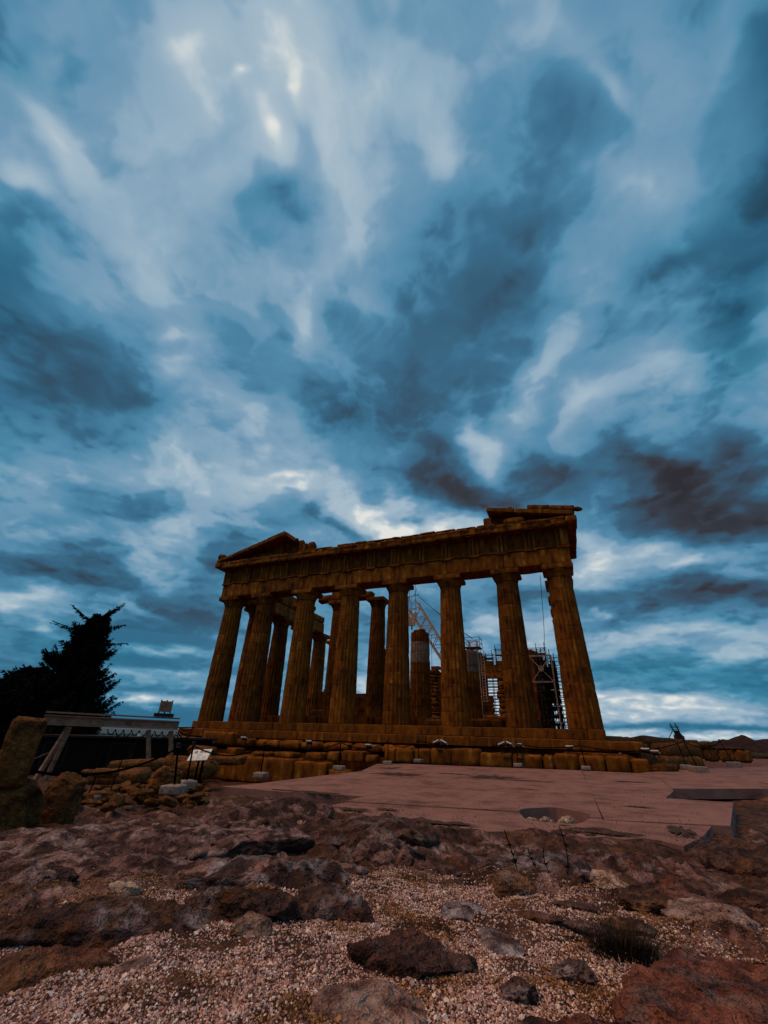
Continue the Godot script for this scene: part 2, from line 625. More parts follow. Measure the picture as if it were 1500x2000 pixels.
func block(size: Vector3, wear := 0.03, sd := 0, n := Vector3i(4, 2, 2)) -> ArrayMesh:
	# a dressed stone with worn arrises and broken corners, centred on its middle
	var h := size * 0.5
	var off := Vector3(sd * 7.13, sd * 3.7, sd * 11.9)
	var r := minf(wear * 1.6, minf(h.x, minf(h.y, h.z)) * 0.6)
	return lattice(n, func(p: Vector3) -> Vector3:
		var q := p * h
		for k in 3:
			if n[k] >= 3:
				# the outermost rows of cells lie close along the arrises, so that the faces stay flat
				var inner := 1.0 - 2.0 / n[k]
				var m := maxf(h[k] - r * 1.3, h[k] * 0.5)
				q[k] = p[k] / inner * m if absf(p[k]) <= inner + 0.001 else signf(p[k]) * lerpf(m, h[k], (absf(p[k]) - inner) / (1.0 - inner))
		var core := q.clamp(-h + Vector3.ONE * r, h - Vector3.ONE * r)
		var d := q - core
		if d.length_squared() > 1e-9:
			d = d.normalized() * r * (0.45 if d.length() > r * 1.05 else 1.0) if d.length() > r else d
			q = core + d
		var o := q + off
		var chip := maxf(0.0, n_mid.get_noise_3dv(o * 0.8) - 0.18) * wear * 5.0
		var edges := (1.0 if absf(p.x) > 0.99 else 0.0) + (1.0 if absf(p.y) > 0.99 else 0.0) + (1.0 if absf(p.z) > 0.99 else 0.0)
		if edges < 2.0:
			chip *= 0.25
		var w := Vector3(n_mid.get_noise_3dv(o), n_mid.get_noise_3dv(o + Vector3(31, 0, 0)), n_mid.get_noise_3dv(o + Vector3(0, 47, 0))) * wear
		return q + w - q.normalized() * chip)


func boulder(size: Vector3, sd: int, n := 14, rough := 0.18, boxy := 0.5, colors := []) -> ArrayMesh:
	# a broken stone: between a box and an ellipsoid, with planes broken off, ridges, cracks and pits
	var h := size * 0.5
	var off := Vector3(sd * 5.31, sd * 9.17, sd * 2.71)
	var least := minf(h.x, minf(h.y, h.z))
	var broad := maxf(h.x, maxf(h.y, h.z))
	var cuts := []
	var rr := RandomNumberGenerator.new()
	rr.seed = sd * 101 + 5
	for k in 11:
		var cn := Vector3(rr.randf_range(-1, 1), rr.randf_range(-0.5, 1), rr.randf_range(-1, 1)).normalized()
		cuts.append([cn, lerpf(rr.randf_range(0.62, 0.95), 1.0, boxy * 0.6) + 0.45 * boxy * (1.0 - maxf(absf(cn.x), maxf(absf(cn.y), absf(cn.z))))])
	var f := 1.0 / broad
	var cell_f := clampf(2.2 / broad, 0.8, 9.0)
	var steps := 2.6 / least
	var shape := func(p: Vector3) -> Vector3:
		var s := p.normalized()
		var q := s.lerp(p, boxy)
		for c in cuts:
			var over: float = q.dot(c[0]) - c[1]
			if over > 0.0:
				q -= c[0] * over
		var w := q * h
		var o := w + off
		var low := n_low.get_noise_3dv(o * f * 2.2)
		var rid := -n_ridge.get_noise_3dv(Vector3(o.x, o.y * 2.4, o.z) * f * 1.3)
		var crack := minf(0.22, n_cell.get_noise_3dv(Vector3(o.x, o.y * 1.5, o.z) * cell_f) + 1.0) * 4.5 - 1.0
		var fine := n_rough.get_noise_3dv(o * clampf(0.55 / broad, 0.3, 4.0))
		var gritty := n_rough.get_noise_3dv(o * clampf(2.2 / broad, 0.8, 9.0))
		var lay := (w.y + low * least * 0.7) * steps
		var ledge := smoothstep(0.0, 0.3, lay - floorf(lay)) - 0.5
		var push := low * 0.6 + rid * 0.42 + crack * 0.22 + fine * 0.42 + gritty * 0.2
		var flat_ := Vector3(w.x, 0, w.z) / maxf(broad, 0.01)
		return w + ((w / (h * h)).normalized() * push + flat_ * ledge * 0.35) * rough * (least * 0.7 + broad * 0.12)
	if colors.is_empty():
		return lattice(Vector3i(n, maxi(3, int(n * clampf(h.y / h.x * 1.3, 0.25, 1.0))), n), shape, true)
	return lattice(Vector3i(n, maxi(4, int(n * clampf(h.y / h.x * 1.3, 0.3, 1.0))), n), shape, true, func(q: Vector3) -> Color:
		return rock_tone(q + off, colors, f))


func rock_tone(o: Vector3, colors: Array, f: float) -> Color:
	var a := clampf(n_low.get_noise_3dv(o * 3.1) * 2.2 + 0.5, 0.0, 1.0)
	var b := smoothstep(0.02, 0.26, n_mid.get_noise_3dv(o * 1.3 + Vector3(9, 9, 9)))
	var c := smoothstep(0.0, 0.2, n_mid.get_noise_3dv(o * 2.1 + Vector3(51, 9, 70)))
	var t: Color = colors[0].lerp(colors[1], a)
	t = t.lerp(colors[2], b * 0.8)
	t = t.lerp(colors[3] * 0.75, c * 0.88)
	return t * Color(1.5, 1.36, 1.3) * (1.0 + 0.45 * n_fine.get_noise_3dv(o * 2.0))


# ---------------------------------------------------------------- materials
func grey_noise(size: int, sd: int, freq: float, oct: int, kind := FastNoiseLite.TYPE_SIMPLEX_SMOOTH, ridged := false) -> PackedByteArray:
	var f := noise(sd, freq, oct, kind)
	if ridged:
		f.fractal_type = FastNoiseLite.FRACTAL_RIDGED
	if kind == FastNoiseLite.TYPE_CELLULAR:
		f.cellular_return_type = FastNoiseLite.RETURN_DISTANCE2_SUB
		f.fractal_type = FastNoiseLite.FRACTAL_NONE
	var im := f.get_seamless_image(size, size)
	im.convert(Image.FORMAT_L8)
	return im.get_data()


func mixed(size: int, fields: Array, weights: Array) -> PackedFloat32Array:
	var out := PackedFloat32Array()
	out.resize(size * size)
	for k in fields.size():
		var f: PackedByteArray = fields[k]
		var w: float = weights[k] / 255.0
		for i in size * size:
			out[i] += f[i] * w
	# stretched so that the tones spread over the whole range
	for i in size * size:
		out[i] = clampf((out[i] - 0.5) * 1.9 + 0.5, 0.0, 1.0)
	return out


func color_texture(size: int, field: PackedFloat32Array, stops: Array) -> ImageTexture:
	# stops: [value, linear colour]; stored as sRGB
	var table := PackedByteArray()
	for i in 256:
		var t := i / 255.0
		var k := 0
		while k < stops.size() - 2 and t > stops[k + 1][0]:
			k += 1
		var f := clampf((t - stops[k][0]) / (stops[k + 1][0] - stops[k][0]), 0.0, 1.0)
		var c: Color = stops[k][1].lerp(stops[k + 1][1], f).linear_to_srgb()
		table.append_array([int(c.r * 255), int(c.g * 255), int(c.b * 255)])
	var b := PackedByteArray()
	b.resize(size * size * 3)
	for i in size * size:
		var q := int(clampf(field[i], 0.0, 1.0) * 255.0) * 3
		b[i * 3] = table[q]
		b[i * 3 + 1] = table[q + 1]
		b[i * 3 + 2] = table[q + 2]
	return ImageTexture.create_from_image(Image.create_from_data(size, size, false, Image.FORMAT_RGB8, b))


func height_texture(size: int, field: PackedFloat32Array) -> ImageTexture:
	var b := PackedByteArray()
	b.resize(size * size)
	for i in size * size:
		b[i] = int(clampf(field[i], 0.0, 1.0) * 255.0)
	return ImageTexture.create_from_image(Image.create_from_data(size, size, false, Image.FORMAT_L8, b))


func solid(called: String, color: Color, rough := 0.85, tex: Texture2D = null, relief: Texture2D = null, scale := 0.5, cm := 1.0, metal := 0.0) -> StandardMaterial3D:
	# color is linear
	var m := StandardMaterial3D.new()
	m.resource_name = called
	m.albedo_color = color.linear_to_srgb()
	m.roughness = rough
	m.metallic = metal
	m.metallic_specular = 0.3
	if tex:
		m.albedo_texture = tex
	if relief:
		m.heightmap_enabled = true
		m.heightmap_texture = relief
		m.heightmap_scale = cm
	if tex or relief:
		m.uv1_triplanar = true
		m.uv1_world_triplanar = true
		m.uv1_triplanar_sharpness = 4.0
		m.uv1_scale = Vector3.ONE * scale
	M[called] = m
	return m


func make_materials() -> void:
	var s := 512
	var clouds := grey_noise(s, 1, 0.006, 5)
	var blots := grey_noise(s, 2, 0.014, 4)
	var grain := grey_noise(s, 3, 0.09, 3)
	var cells := grey_noise(s, 4, 0.03, 1, FastNoiseLite.TYPE_CELLULAR)
	var ridges := grey_noise(s, 5, 0.012, 5, FastNoiseLite.TYPE_SIMPLEX_SMOOTH, true)
	var marble_f := mixed(s, [clouds, blots, grain], [0.45, 0.35, 0.2])
	var marble_h := height_texture(s, mixed(s, [blots, grain, ridges], [0.3, 0.35, 0.35]))
	# weathered marble: an orange-brown skin with dark crusts and paler breaks
	var marble_c := color_texture(s, marble_f, [[0.0, Color(0.055, 0.012, 0.001)], [0.25, Color(0.135, 0.037, 0.002)], [0.5, Color(0.20, 0.059, 0.003)], [0.75, Color(0.25, 0.080, 0.005)], [1.0, Color(0.42, 0.17, 0.025)]])
	var grey_c := color_texture(s, marble_f, [[0.0, Color(0.35, 0.33, 0.32)], [0.5, Color(0.75, 0.72, 0.70)], [1.0, Color(1, 0.98, 0.95)]])
	var stone_c := color_texture(s, mixed(s, [blots, grain, clouds, cells], [0.3, 0.25, 0.3, 0.15]), [[0.0, Color(0.05, 0.016, 0.004)], [0.3, Color(0.14, 0.046, 0.009)], [0.55, Color(0.25, 0.088, 0.018)], [0.8, Color(0.37, 0.15, 0.038)], [1.0, Color(0.54, 0.29, 0.12)]])
	var rock_h := height_texture(s, mixed(s, [ridges, blots, grain, cells], [0.4, 0.2, 0.2, 0.2]))
	var k := 0
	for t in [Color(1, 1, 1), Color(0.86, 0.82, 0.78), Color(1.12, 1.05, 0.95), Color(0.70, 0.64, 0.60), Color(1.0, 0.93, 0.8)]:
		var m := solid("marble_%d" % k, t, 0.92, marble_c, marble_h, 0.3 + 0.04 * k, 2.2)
		m.uv1_scale = Vector3(1.0, 0.38, 1.0) * m.uv1_scale.x       # rain streaks run down
		solid("stone_%d" % k, Color(t.r * 0.78, t.g * 0.84, t.b * 0.95), 0.95, stone_c, rock_h, 0.85 + 0.06 * k, 3.0)
		k += 1
	solid("new_marble", Color(0.36, 0.245, 0.18), 0.8, grey_c, marble_h, 0.5, 0.6)
	var slab_c := color_texture(1024, mixed(1024, [grey_noise(1024, 6, 0.004, 6), grey_noise(1024, 7, 0.16, 2), grey_noise(1024, 8, 0.012, 4)], [0.36, 0.34, 0.3]), [[0.0, Color(0.28, 0.24, 0.22)], [0.3, Color(0.66, 0.63, 0.60)], [0.55, Color(0.88, 0.87, 0.86)], [1.0, Color(1, 1, 1)]])
	solid("concrete", Color(0.31, 0.146, 0.115), 0.95, slab_c, height_texture(s, mixed(s, [grain, blots], [0.7, 0.3])), 0.13, 0.5)
	solid("earth_patch", Color(0.09, 0.045, 0.03), 0.9, grey_c, marble_h, 1.5, 0.5)
	solid("footing", Color(0.42, 0.30, 0.24), 0.95, grey_c, marble_h, 1.2, 0.8)
	var rock_f := mixed(s, [clouds, blots, grain, cells], [0.3, 0.3, 0.25, 0.15])
	var rock_c := color_texture(s, rock_f, [[0.0, Color(0.16, 0.11, 0.10)], [0.3, Color(0.45, 0.37, 0.34)], [0.6, Color(0.85, 0.78, 0.75)], [1.0, Color(1, 1, 1)]])
	solid("rock", Color(1, 1, 1), 0.8, rock_c, rock_h, 1.1, 5.0)
	M.rock.vertex_color_use_as_albedo = true
	solid("earth", Color(1, 1, 1), 0.92, rock_c, rock_h, 0.9, 4.0)
	M.earth.vertex_color_use_as_albedo = true
	solid("pebble", Color(1, 1, 1), 0.9)
	M.pebble.vertex_color_use_as_albedo = true
	solid("white_paint", Color(0.78, 0.52, 0.37), 0.5, grey_c, null, 0.7)
	solid("grey_paint", Color(0.24, 0.14, 0.105), 0.6, grey_c, null, 0.7)
	solid("gantry_paint", Color(0.42, 0.20, 0.12), 0.6, grey_c, null, 0.7)
	solid("lamp_hood", Color(0.66, 0.60, 0.55), 0.5)
	solid("dark_iron", Color(0.035, 0.018, 0.014), 0.6)
	solid("rope", Color(0.02, 0.012, 0.01), 0.9)
	solid("scaffold", Color(0.10, 0.07, 0.06), 0.5, null, null, 1.0, 1.0, 0.3)
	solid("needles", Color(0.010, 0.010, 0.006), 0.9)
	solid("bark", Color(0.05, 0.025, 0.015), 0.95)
	solid("dry_grass", Color(0.028, 0.016, 0.008), 0.95)
	solid("sea_water", Color(0.012, 0.055, 0.085), 0.7).metallic_specular = 0.03
	solid("scrub", Color(0.05, 0.032, 0.022), 1.0)
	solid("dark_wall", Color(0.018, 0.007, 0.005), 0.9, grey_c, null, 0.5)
	solid("hill", Color(0.05, 0.022, 0.018), 1.0, rock_c, null, 0.004)
	solid("sign_white", Color(0.60, 0.57, 0.54), 0.4)

# ---------------------------------------------------------------- the ground
# known heights: x, z, height
const LEVELS := [
	[13.8, 31.0, -1.80], [12.0, 28.6, -1.84], [14.6, 27.6, -1.84], [10.0, 28.4, -1.84], [16.5, 30.0, -1.85], [8.0, 30.0, -1.85], [13.0, 26.0, -1.88],
	[11.0, 24.0, -2.0], [14.0, 23.0, -2.14], [17.0, 22.0, -2.2], [8.5, 25.5, -1.95], [6.5, 27.5, -1.95], [20.0, 20.0, -2.25], [12.0, 21.9, -2.16], [9.0, 22.3, -2.14], [14.5, 21.6, -2.18],
	[9.0, 17.0, -2.45], [14.0, 15.0, -2.45], [7.0, 13.0, -2.5], [12.0, 6.0, -2.4], [16.0, 2.0, -2.3], [19.0, 12.0, -2.35], [19.0, 16.0, -2.3],
	[5.5, 23.5, -2.1], [3.0, 22.0, -2.35], [4.4, 20.0, -2.35], [0.5, 18.5, -2.75], [1.5, 13.0, -3.1], [3.0, 9.0, -3.0], [-1.0, 6.0, -3.5], [-8.0, 5.0, -3.65], [-16.0, 6.0, -3.6],
	[-8.0, 15.0, -3.1], [-14.0, 14.0, -3.2], [-24.0, 8.0, -3.3], [-30.0, -15.0, -3.5], [0.0, 26.0, -2.4], [-8.0, 28.0, -2.8],
	[22.0, 6.0, -1.95], [26.0, -10.0, -1.75], [34.0, -30.0, -1.8], [34.0, 8.0, -2.1], [20.0, -4.0, -1.9], [20.0, -40.0, -1.9], [-25.0, -45.0, -3.0], [0.0, -60.0, -2.2]]
const EYE_X := 13.765
const EYE_Z := 30.55
var n_ground := noise(77, 0.35, 4)
var n_bump := noise(78, 2.2, 4)


func platform_height(x: float, z: float) -> float:
	return -1.92 - 0.010 * (z - 3.0) - 0.008 * (16.5 - x)


var level_grid := PackedFloat32Array()


func level_at(x: float, z: float) -> float:
	# a smooth surface through the known heights, kept on a half-metre grid
	if level_grid.is_empty():
		level_grid.resize(281 * 241)
		for j in 241:
			for i in 281:
				var sum := 0.0
				var wsum := 0.0
				for l in LEVELS:
					var dx: float = i * 0.5 - 60.0 - l[0]
					var dz: float = j * 0.5 - 80.0 - l[1]
					var d2 := dx * dx + dz * dz + 0.35
					var w := 1.0 / (d2 * d2)
					sum += w * l[2]
					wsum += w
				level_grid[j * 281 + i] = sum / wsum
	var gx := clampf((x + 60.0) * 2.0, 0.0, 279.99)
	var gz := clampf((z + 80.0) * 2.0, 0.0, 239.99)
	var k := int(gz) * 281 + int(gx)
	var fx := gx - int(gx)
	var fz := gz - int(gz)
	return lerpf(lerpf(level_grid[k], level_grid[k + 1], fx), lerpf(level_grid[k + 281], level_grid[k + 282], fx), fz)


func ground_height(x: float, z: float) -> float:
	var h := level_at(x, z)
	h += n_ground.get_noise_2d(x, z) * 0.10 + n_bump.get_noise_2d(x, z) * 0.028
	var bare := bare_rock(x, z)
	if bare > 0.01:
		# bedrock: sharp crevices, broken layers
		var rid := -n_ridge.get_noise_3d(x * 0.7, 0.0, z * 1.05 + x * 0.3)
		var lay := (rid * 0.9 + n_ground.get_noise_2d(x * 2.0, z * 2.0 + 40.0)) * 3.0
		h += bare * (rid * 0.125 + (smoothstep(0.0, 0.35, lay - floorf(lay)) - 0.5) * 0.05 + n_fine.get_noise_3d(x * 0.5, 2.0, z * 0.5) * 0.03)
	# the hill's shoulder, then the plain far below
	var out := Vector2(x * 0.75, z + 10.0).length()
	if out > 75.0:
		h = lerpf(h, -95.0, smoothstep(75.0, 330.0, out))
	return h


func bare_rock(x: float, z: float) -> float:
	# where the hill's bedrock lies open: round the gravel hollow, up to the pavement and the rubble
	var r := Vector2(x - EYE_X, z - EYE_Z).length()
	var near := smoothstep(3.9, 5.4, r - 1.0 * exp(-pow((x - 12.5) / 0.9, 2.0)) + n_ground.get_noise_2d(x * 2.0, z * 2.0) * 1.6)
	return near * (1.0 - smoothstep(13.0, 17.0, r)) * (1.0 - smoothstep(21.5, 20.0, z) * smoothstep(8.5, 10.0, x) * smoothstep(17.6, 16.6, x - maxf(0.0, z - 15.0) * -0.25))


func ground_tone(x: float, z: float) -> Color:
	var a := clampf(n_ground.get_noise_2d(x * 2.0 + 50.0, z * 2.0) + 0.5, 0.0, 1.0)
	var b := clampf(n_bump.get_noise_2d(x * 0.8, z * 0.8 + 90.0) * 1.6 + 0.5, 0.0, 1.0)
	var c := Color(0.045, 0.016, 0.007).lerp(Color(0.19, 0.085, 0.030), a).lerp(Color(0.19, 0.095, 0.075), b * 0.6)
	var bare := bare_rock(x, z)
	if bare > 0.0:
		var rock := rock_tone(Vector3(x, 0.0, z), [Color(0.14, 0.068, 0.052), Color(0.27, 0.165, 0.14), Color(0.32, 0.24, 0.23), Color(0.05, 0.020, 0.011)], 1.0)
		c = c.lerp(rock, bare * smoothstep(-0.1, 0.08, n_bump.get_noise_2d(x * 0.35, z * 0.35)))
	# trodden pale ground past the temple's right-hand corner
	var pale := smoothstep(15.5, 18.5, x) * (1.0 - smoothstep(9.0, 10.5, z)) * (1.0 - smoothstep(60.0, 90.0, -z))
	c = c.lerp(Color(0.34, 0.15, 0.11), pale)
	return c


func build_ground() -> void:
	var angles := PackedFloat32Array()
	var a := -180.0
	while a < 179.9:
		angles.append(deg_to_rad(a))
		a += 0.3 if a > -78.0 and a < 34.0 else 3.0
	var radii := PackedFloat32Array([0.0])
	var r := 0.5
	while r < 9000.0:
		radii.append(r)
		r *= 1.011 if r < 12.0 else (1.024 if r < 60.0 else 1.09)
	var v := PackedVector3Array()
	var c := PackedColorArray()
	var idx := PackedInt32Array()
	var na := angles.size()
	for i in radii.size():
		for k in na:
			var x := EYE_X + sin(angles[k]) * radii[i]
			var z := EYE_Z - cos(angles[k]) * radii[i]
			v.append(Vector3(x, ground_height(x, z), z))
			c.append(ground_tone(x, z))
	for i in radii.size() - 1:
		for k in na:
			var p := i * na + k
			var q := i * na + (k + 1) % na
			idx.append_array([p, p + na, q, q, p + na, q + na])
	var n := PackedVector3Array()
	n.resize(v.size())
	for t in range(0, idx.size(), 3):
		var fn := (v[idx[t + 2]] - v[idx[t]]).cross(v[idx[t + 1]] - v[idx[t]])
		n[idx[t]] += fn
		n[idx[t + 1]] += fn
		n[idx[t + 2]] += fn
	for i in n.size():
		n[i] = n[i].normalized() if n[i].length_squared() > 0.0 else Vector3.UP
		if n[i].y < 0.0:
			n[i] = -n[i]
	var arr := []
	arr.resize(Mesh.ARRAY_MAX)
	arr[Mesh.ARRAY_VERTEX] = v
	arr[Mesh.ARRAY_NORMAL] = n
	arr[Mesh.ARRAY_COLOR] = c
	arr[Mesh.ARRAY_INDEX] = idx
	var m := ArrayMesh.new()
	m.add_surface_from_arrays(Mesh.PRIMITIVE_TRIANGLES, arr)
	structure(part("ground", m, M.earth, self))
	build_pavement()
	build_hills()
	build_sea()


func panel(poly: Array, parent: Node, sink := 0.0) -> void:
	var p := PackedVector2Array()
	for q in poly:
		p.append(Vector2(q[0], q[1]))
	var a := Acc.new()
	a.slab(p, -0.30, -sink, Vector3(0.008, -1.92 + 0.03 - 0.132, -0.010))
	part("concrete_panel", a.mesh(), M.concrete, parent)


func pit_arc(from: float, to: float) -> Array:
	# the rim of the round pit in the pavement; 0 is its right-hand end, PI its left-hand end, the back lies between
	var out := []
	for k in 15:
		var a := lerpf(from, to, k / 14.0)
		var w := 1.0 + 0.06 * sin(a * 5.0)
		out.append([13.08 + cos(a) * 0.72 * w, 18.72 + (0.0 if k in [0, 14] else -sin(a) * 1.0 * w) + (0.015 if from > 1.0 else -0.015)])
	return out


func build_pavement() -> void:
	var pv := Node3D.new()
	pv.name = fresh("concrete_pavement")
	add_child(pv)
	structure(pv)
	# big cast panels with open joints; the front ones are a little lower and broken along the rock
	panel([[3.72, 18.36], [4.14, 17.0], [4.75, 10.6], [9.32, 10.4], [9.05, 15.2], [8.28, 18.2], [6.0, 18.45]], pv)
	panel([[4.77, 10.55], [3.5, 5.7], [4.6, 4.4], [9.5, 4.0], [9.34, 10.35]], pv)
	panel([[9.53, 4.0], [13.82, 3.4], [13.9, 10.2], [9.37, 10.35]], pv)
	panel([[9.35, 10.4], [13.91, 10.25], [13.98, 14.8], [9.08, 15.15]], pv)
	panel([[9.07, 15.2], [13.98, 14.84], [14.03, 18.7]] + pit_arc(0.0, PI) + [[8.3, 19.2], [8.31, 18.2]], pv)
	panel([[13.85, 3.4], [16.4, 3.4], [16.85, 6.4], [16.5, 11.6], [15.9, 14.0], [17.5, 14.05], [16.35, 18.4], [14.07, 18.85], [13.93, 12.0]], pv, 0.012)
	panel([[16.42, 3.4], [17.9, 0.6], [26.0, -11.0], [33.0, -8.0], [24.0, 9.0], [19.8, 9.0], [16.55, 11.0], [16.87, 6.4]], pv)
	panel([[8.32, 19.23]] + pit_arc(PI, TAU) + [[14.03, 18.73], [14.06, 18.88], [16.0, 18.55], [15.6, 19.8], [15.1, 20.9], [14.85, 20.6], [14.6, 20.5], [14.3, 20.75], [14.0, 20.7], [13.7, 20.9], [13.3, 20.7], [12.9, 20.95], [12.4, 21.0], [12.0, 21.25], [11.67, 21.1], [11.3, 21.2], [10.9, 20.95], [10.75, 20.5], [10.6, 20.3], [10.5, 20.55], [10.35, 20.9], [9.9, 20.85], [9.55, 21.0], [9.2, 20.8], [8.72, 20.6], [8.4, 20.2], [8.2, 20.0]], pv, 0.02)
	# dirt and wet patches lying on it
	for e in [[6.7, 11.1, 1.3, 0.9, 3], [10.4, 10.2, 1.1, 0.8, 5], [8.6, 9.6, 0.8, 0.35, 7], [10.9, 11.0, 2.0, 0.22, 9], [9.65, 19.9, 0.35, 0.16, 11], [8.9, 20.3, 0.7, 0.25, 13], [11.2, 20.9, 0.8, 0.2, 15], [13.9, 20.4, 0.7, 0.22, 17], [15.3, 19.6, 0.25, 0.7, 19], [6.6, 18.2, 1.2, 0.25, 21], [12.1, 14.0, 0.5, 0.14, 23], [15.4, 9.0, 0.9, 0.2, 25], [5.2, 8.2, 0.5, 0.8, 27], [14.9, 16.5, 0.6, 0.12, 29]]:
		var o: Node3D = part("damp_dirt_patch", patch(e[0], e[1], e[2], e[3], e[4]), M.earth_patch, self)
		structure(o)


func patch(x: float, z: float, rx: float, rz: float, sd: int) -> ArrayMesh:
	var v := PackedVector3Array()
	var n := PackedVector3Array()
	var idx := PackedInt32Array()
	v.append(Vector3(x, platform_height(x, z) + 0.006, z))
	n.append(Vector3.UP)
	for k in 40:
		var a := TAU * k / 40.0
		var f := 0.75 + n_mid.get_noise_2d(cos(a) * 1.4 + sd * 5.0, sin(a) * 1.4) * 0.9
		var px := x + cos(a) * rx * f
		var pz := z + sin(a) * rz * f
		v.append(Vector3(px, platform_height(px, pz) + 0.006, pz))
		n.append(Vector3.UP)
	for k in 40:
		idx.append_array([0, 1 + k, 1 + (k + 1) % 40])
	var arr := []
	arr.resize(Mesh.ARRAY_MAX)
	arr[Mesh.ARRAY_VERTEX] = v
	arr[Mesh.ARRAY_NORMAL] = n
	arr[Mesh.ARRAY_INDEX] = idx
	var m := ArrayMesh.new()
	m.add_surface_from_arrays(Mesh.PRIMITIVE_TRIANGLES, arr)
	return m


func build_sea() -> void:
	# the gulf far below on the left, out to the horizon
	var a := Acc.new()
	for i in 20:
		var d0 := sky_dir(lerpf(-115.0, -12.0, i / 20.0), 0.0)
		var d1 := sky_dir(lerpf(-115.0, -12.0, (i + 1) / 20.0), 0.0)
		a.quad(d0 * 1500.0 - Vector3(0, 93, 0), d1 * 1500.0 - Vector3(0, 93, 0), d1 * 10500.0 - Vector3(0, 93, 0), d0 * 10500.0 - Vector3(0, 93, 0))
	structure(part("sea", a.mesh(), M.sea_water, self))


func build_hills() -> void:
	var far := noise(91, 1.0, 4)
	for e in [[3600.0, 8.0, 30.0, 74.0, 14.0, 1], [5200.0, -8.0, 44.0, 95.0, 24.0, 2]]:
		var v := PackedVector3Array()
		var n := PackedVector3Array()
		var idx := PackedInt32Array()
		var count := 160
		for i in count + 1:
			var t := float(i) / count
			var az := deg_to_rad(lerpf(e[1], e[2], t))
			var fade := smoothstep(0.0, 0.2, t) * (1.0 - smoothstep(0.85, 1.0, t))
			var top: float = -95.0 + (95.0 + e[3] * 0.55 + e[3] * 0.7 * far.get_noise_2d(t * 5.0, e[5] * 9.0) + e[4] * 0.35 * far.get_noise_2d(t * 16.0, e[5] * 4.0)) * fade
			var d := Vector3(sin(az), 0, -cos(az))
			for s in [0, 1, 2]:
				var dist: float = e[0] + [-900.0, 0.0, 1200.0][s]
				v.append(d * dist + Vector3(0, top if s == 1 else -100.0, 0))
				n.append((Vector3.UP * 0.8 - d * [1.0, 0.3, -1.0][s]).normalized())
		for i in count:
			for s in 2:
				var p := i * 3 + s
				idx.append_array([p, p + 1, p + 3, p + 3, p + 1, p + 4])
		var arr := []
		arr.resize(Mesh.ARRAY_MAX)
		arr[Mesh.ARRAY_VERTEX] = v
		arr[Mesh.ARRAY_NORMAL] = n
		arr[Mesh.ARRAY_INDEX] = idx
		var m := ArrayMesh.new()
		m.add_surface_from_arrays(Mesh.PRIMITIVE_TRIANGLES, arr)
		structure(part("hills", m, M.hill, self))

# ---------------------------------------------------------------- the temple
const SHAFT := 9.57
const DRUMS := 11
const AXES := [-14.43, -10.74, -6.446, -2.15, 2.15, 6.446, 10.74, 14.43]
var temple: Node3D
var drum_meshes := []
var echinus_mesh: ArrayMesh
var abacus_meshes := []


func marble(k := -1) -> Material:
	return M["marble_%d" % (rng.randi_range(0, 4) if k < 0 else k)]


func shaft_radius(y: float) -> float:
	var t := y / SHAFT
	return 1.0 - 0.22 * t + 0.018 * 4.0 * t * (1.0 - t)


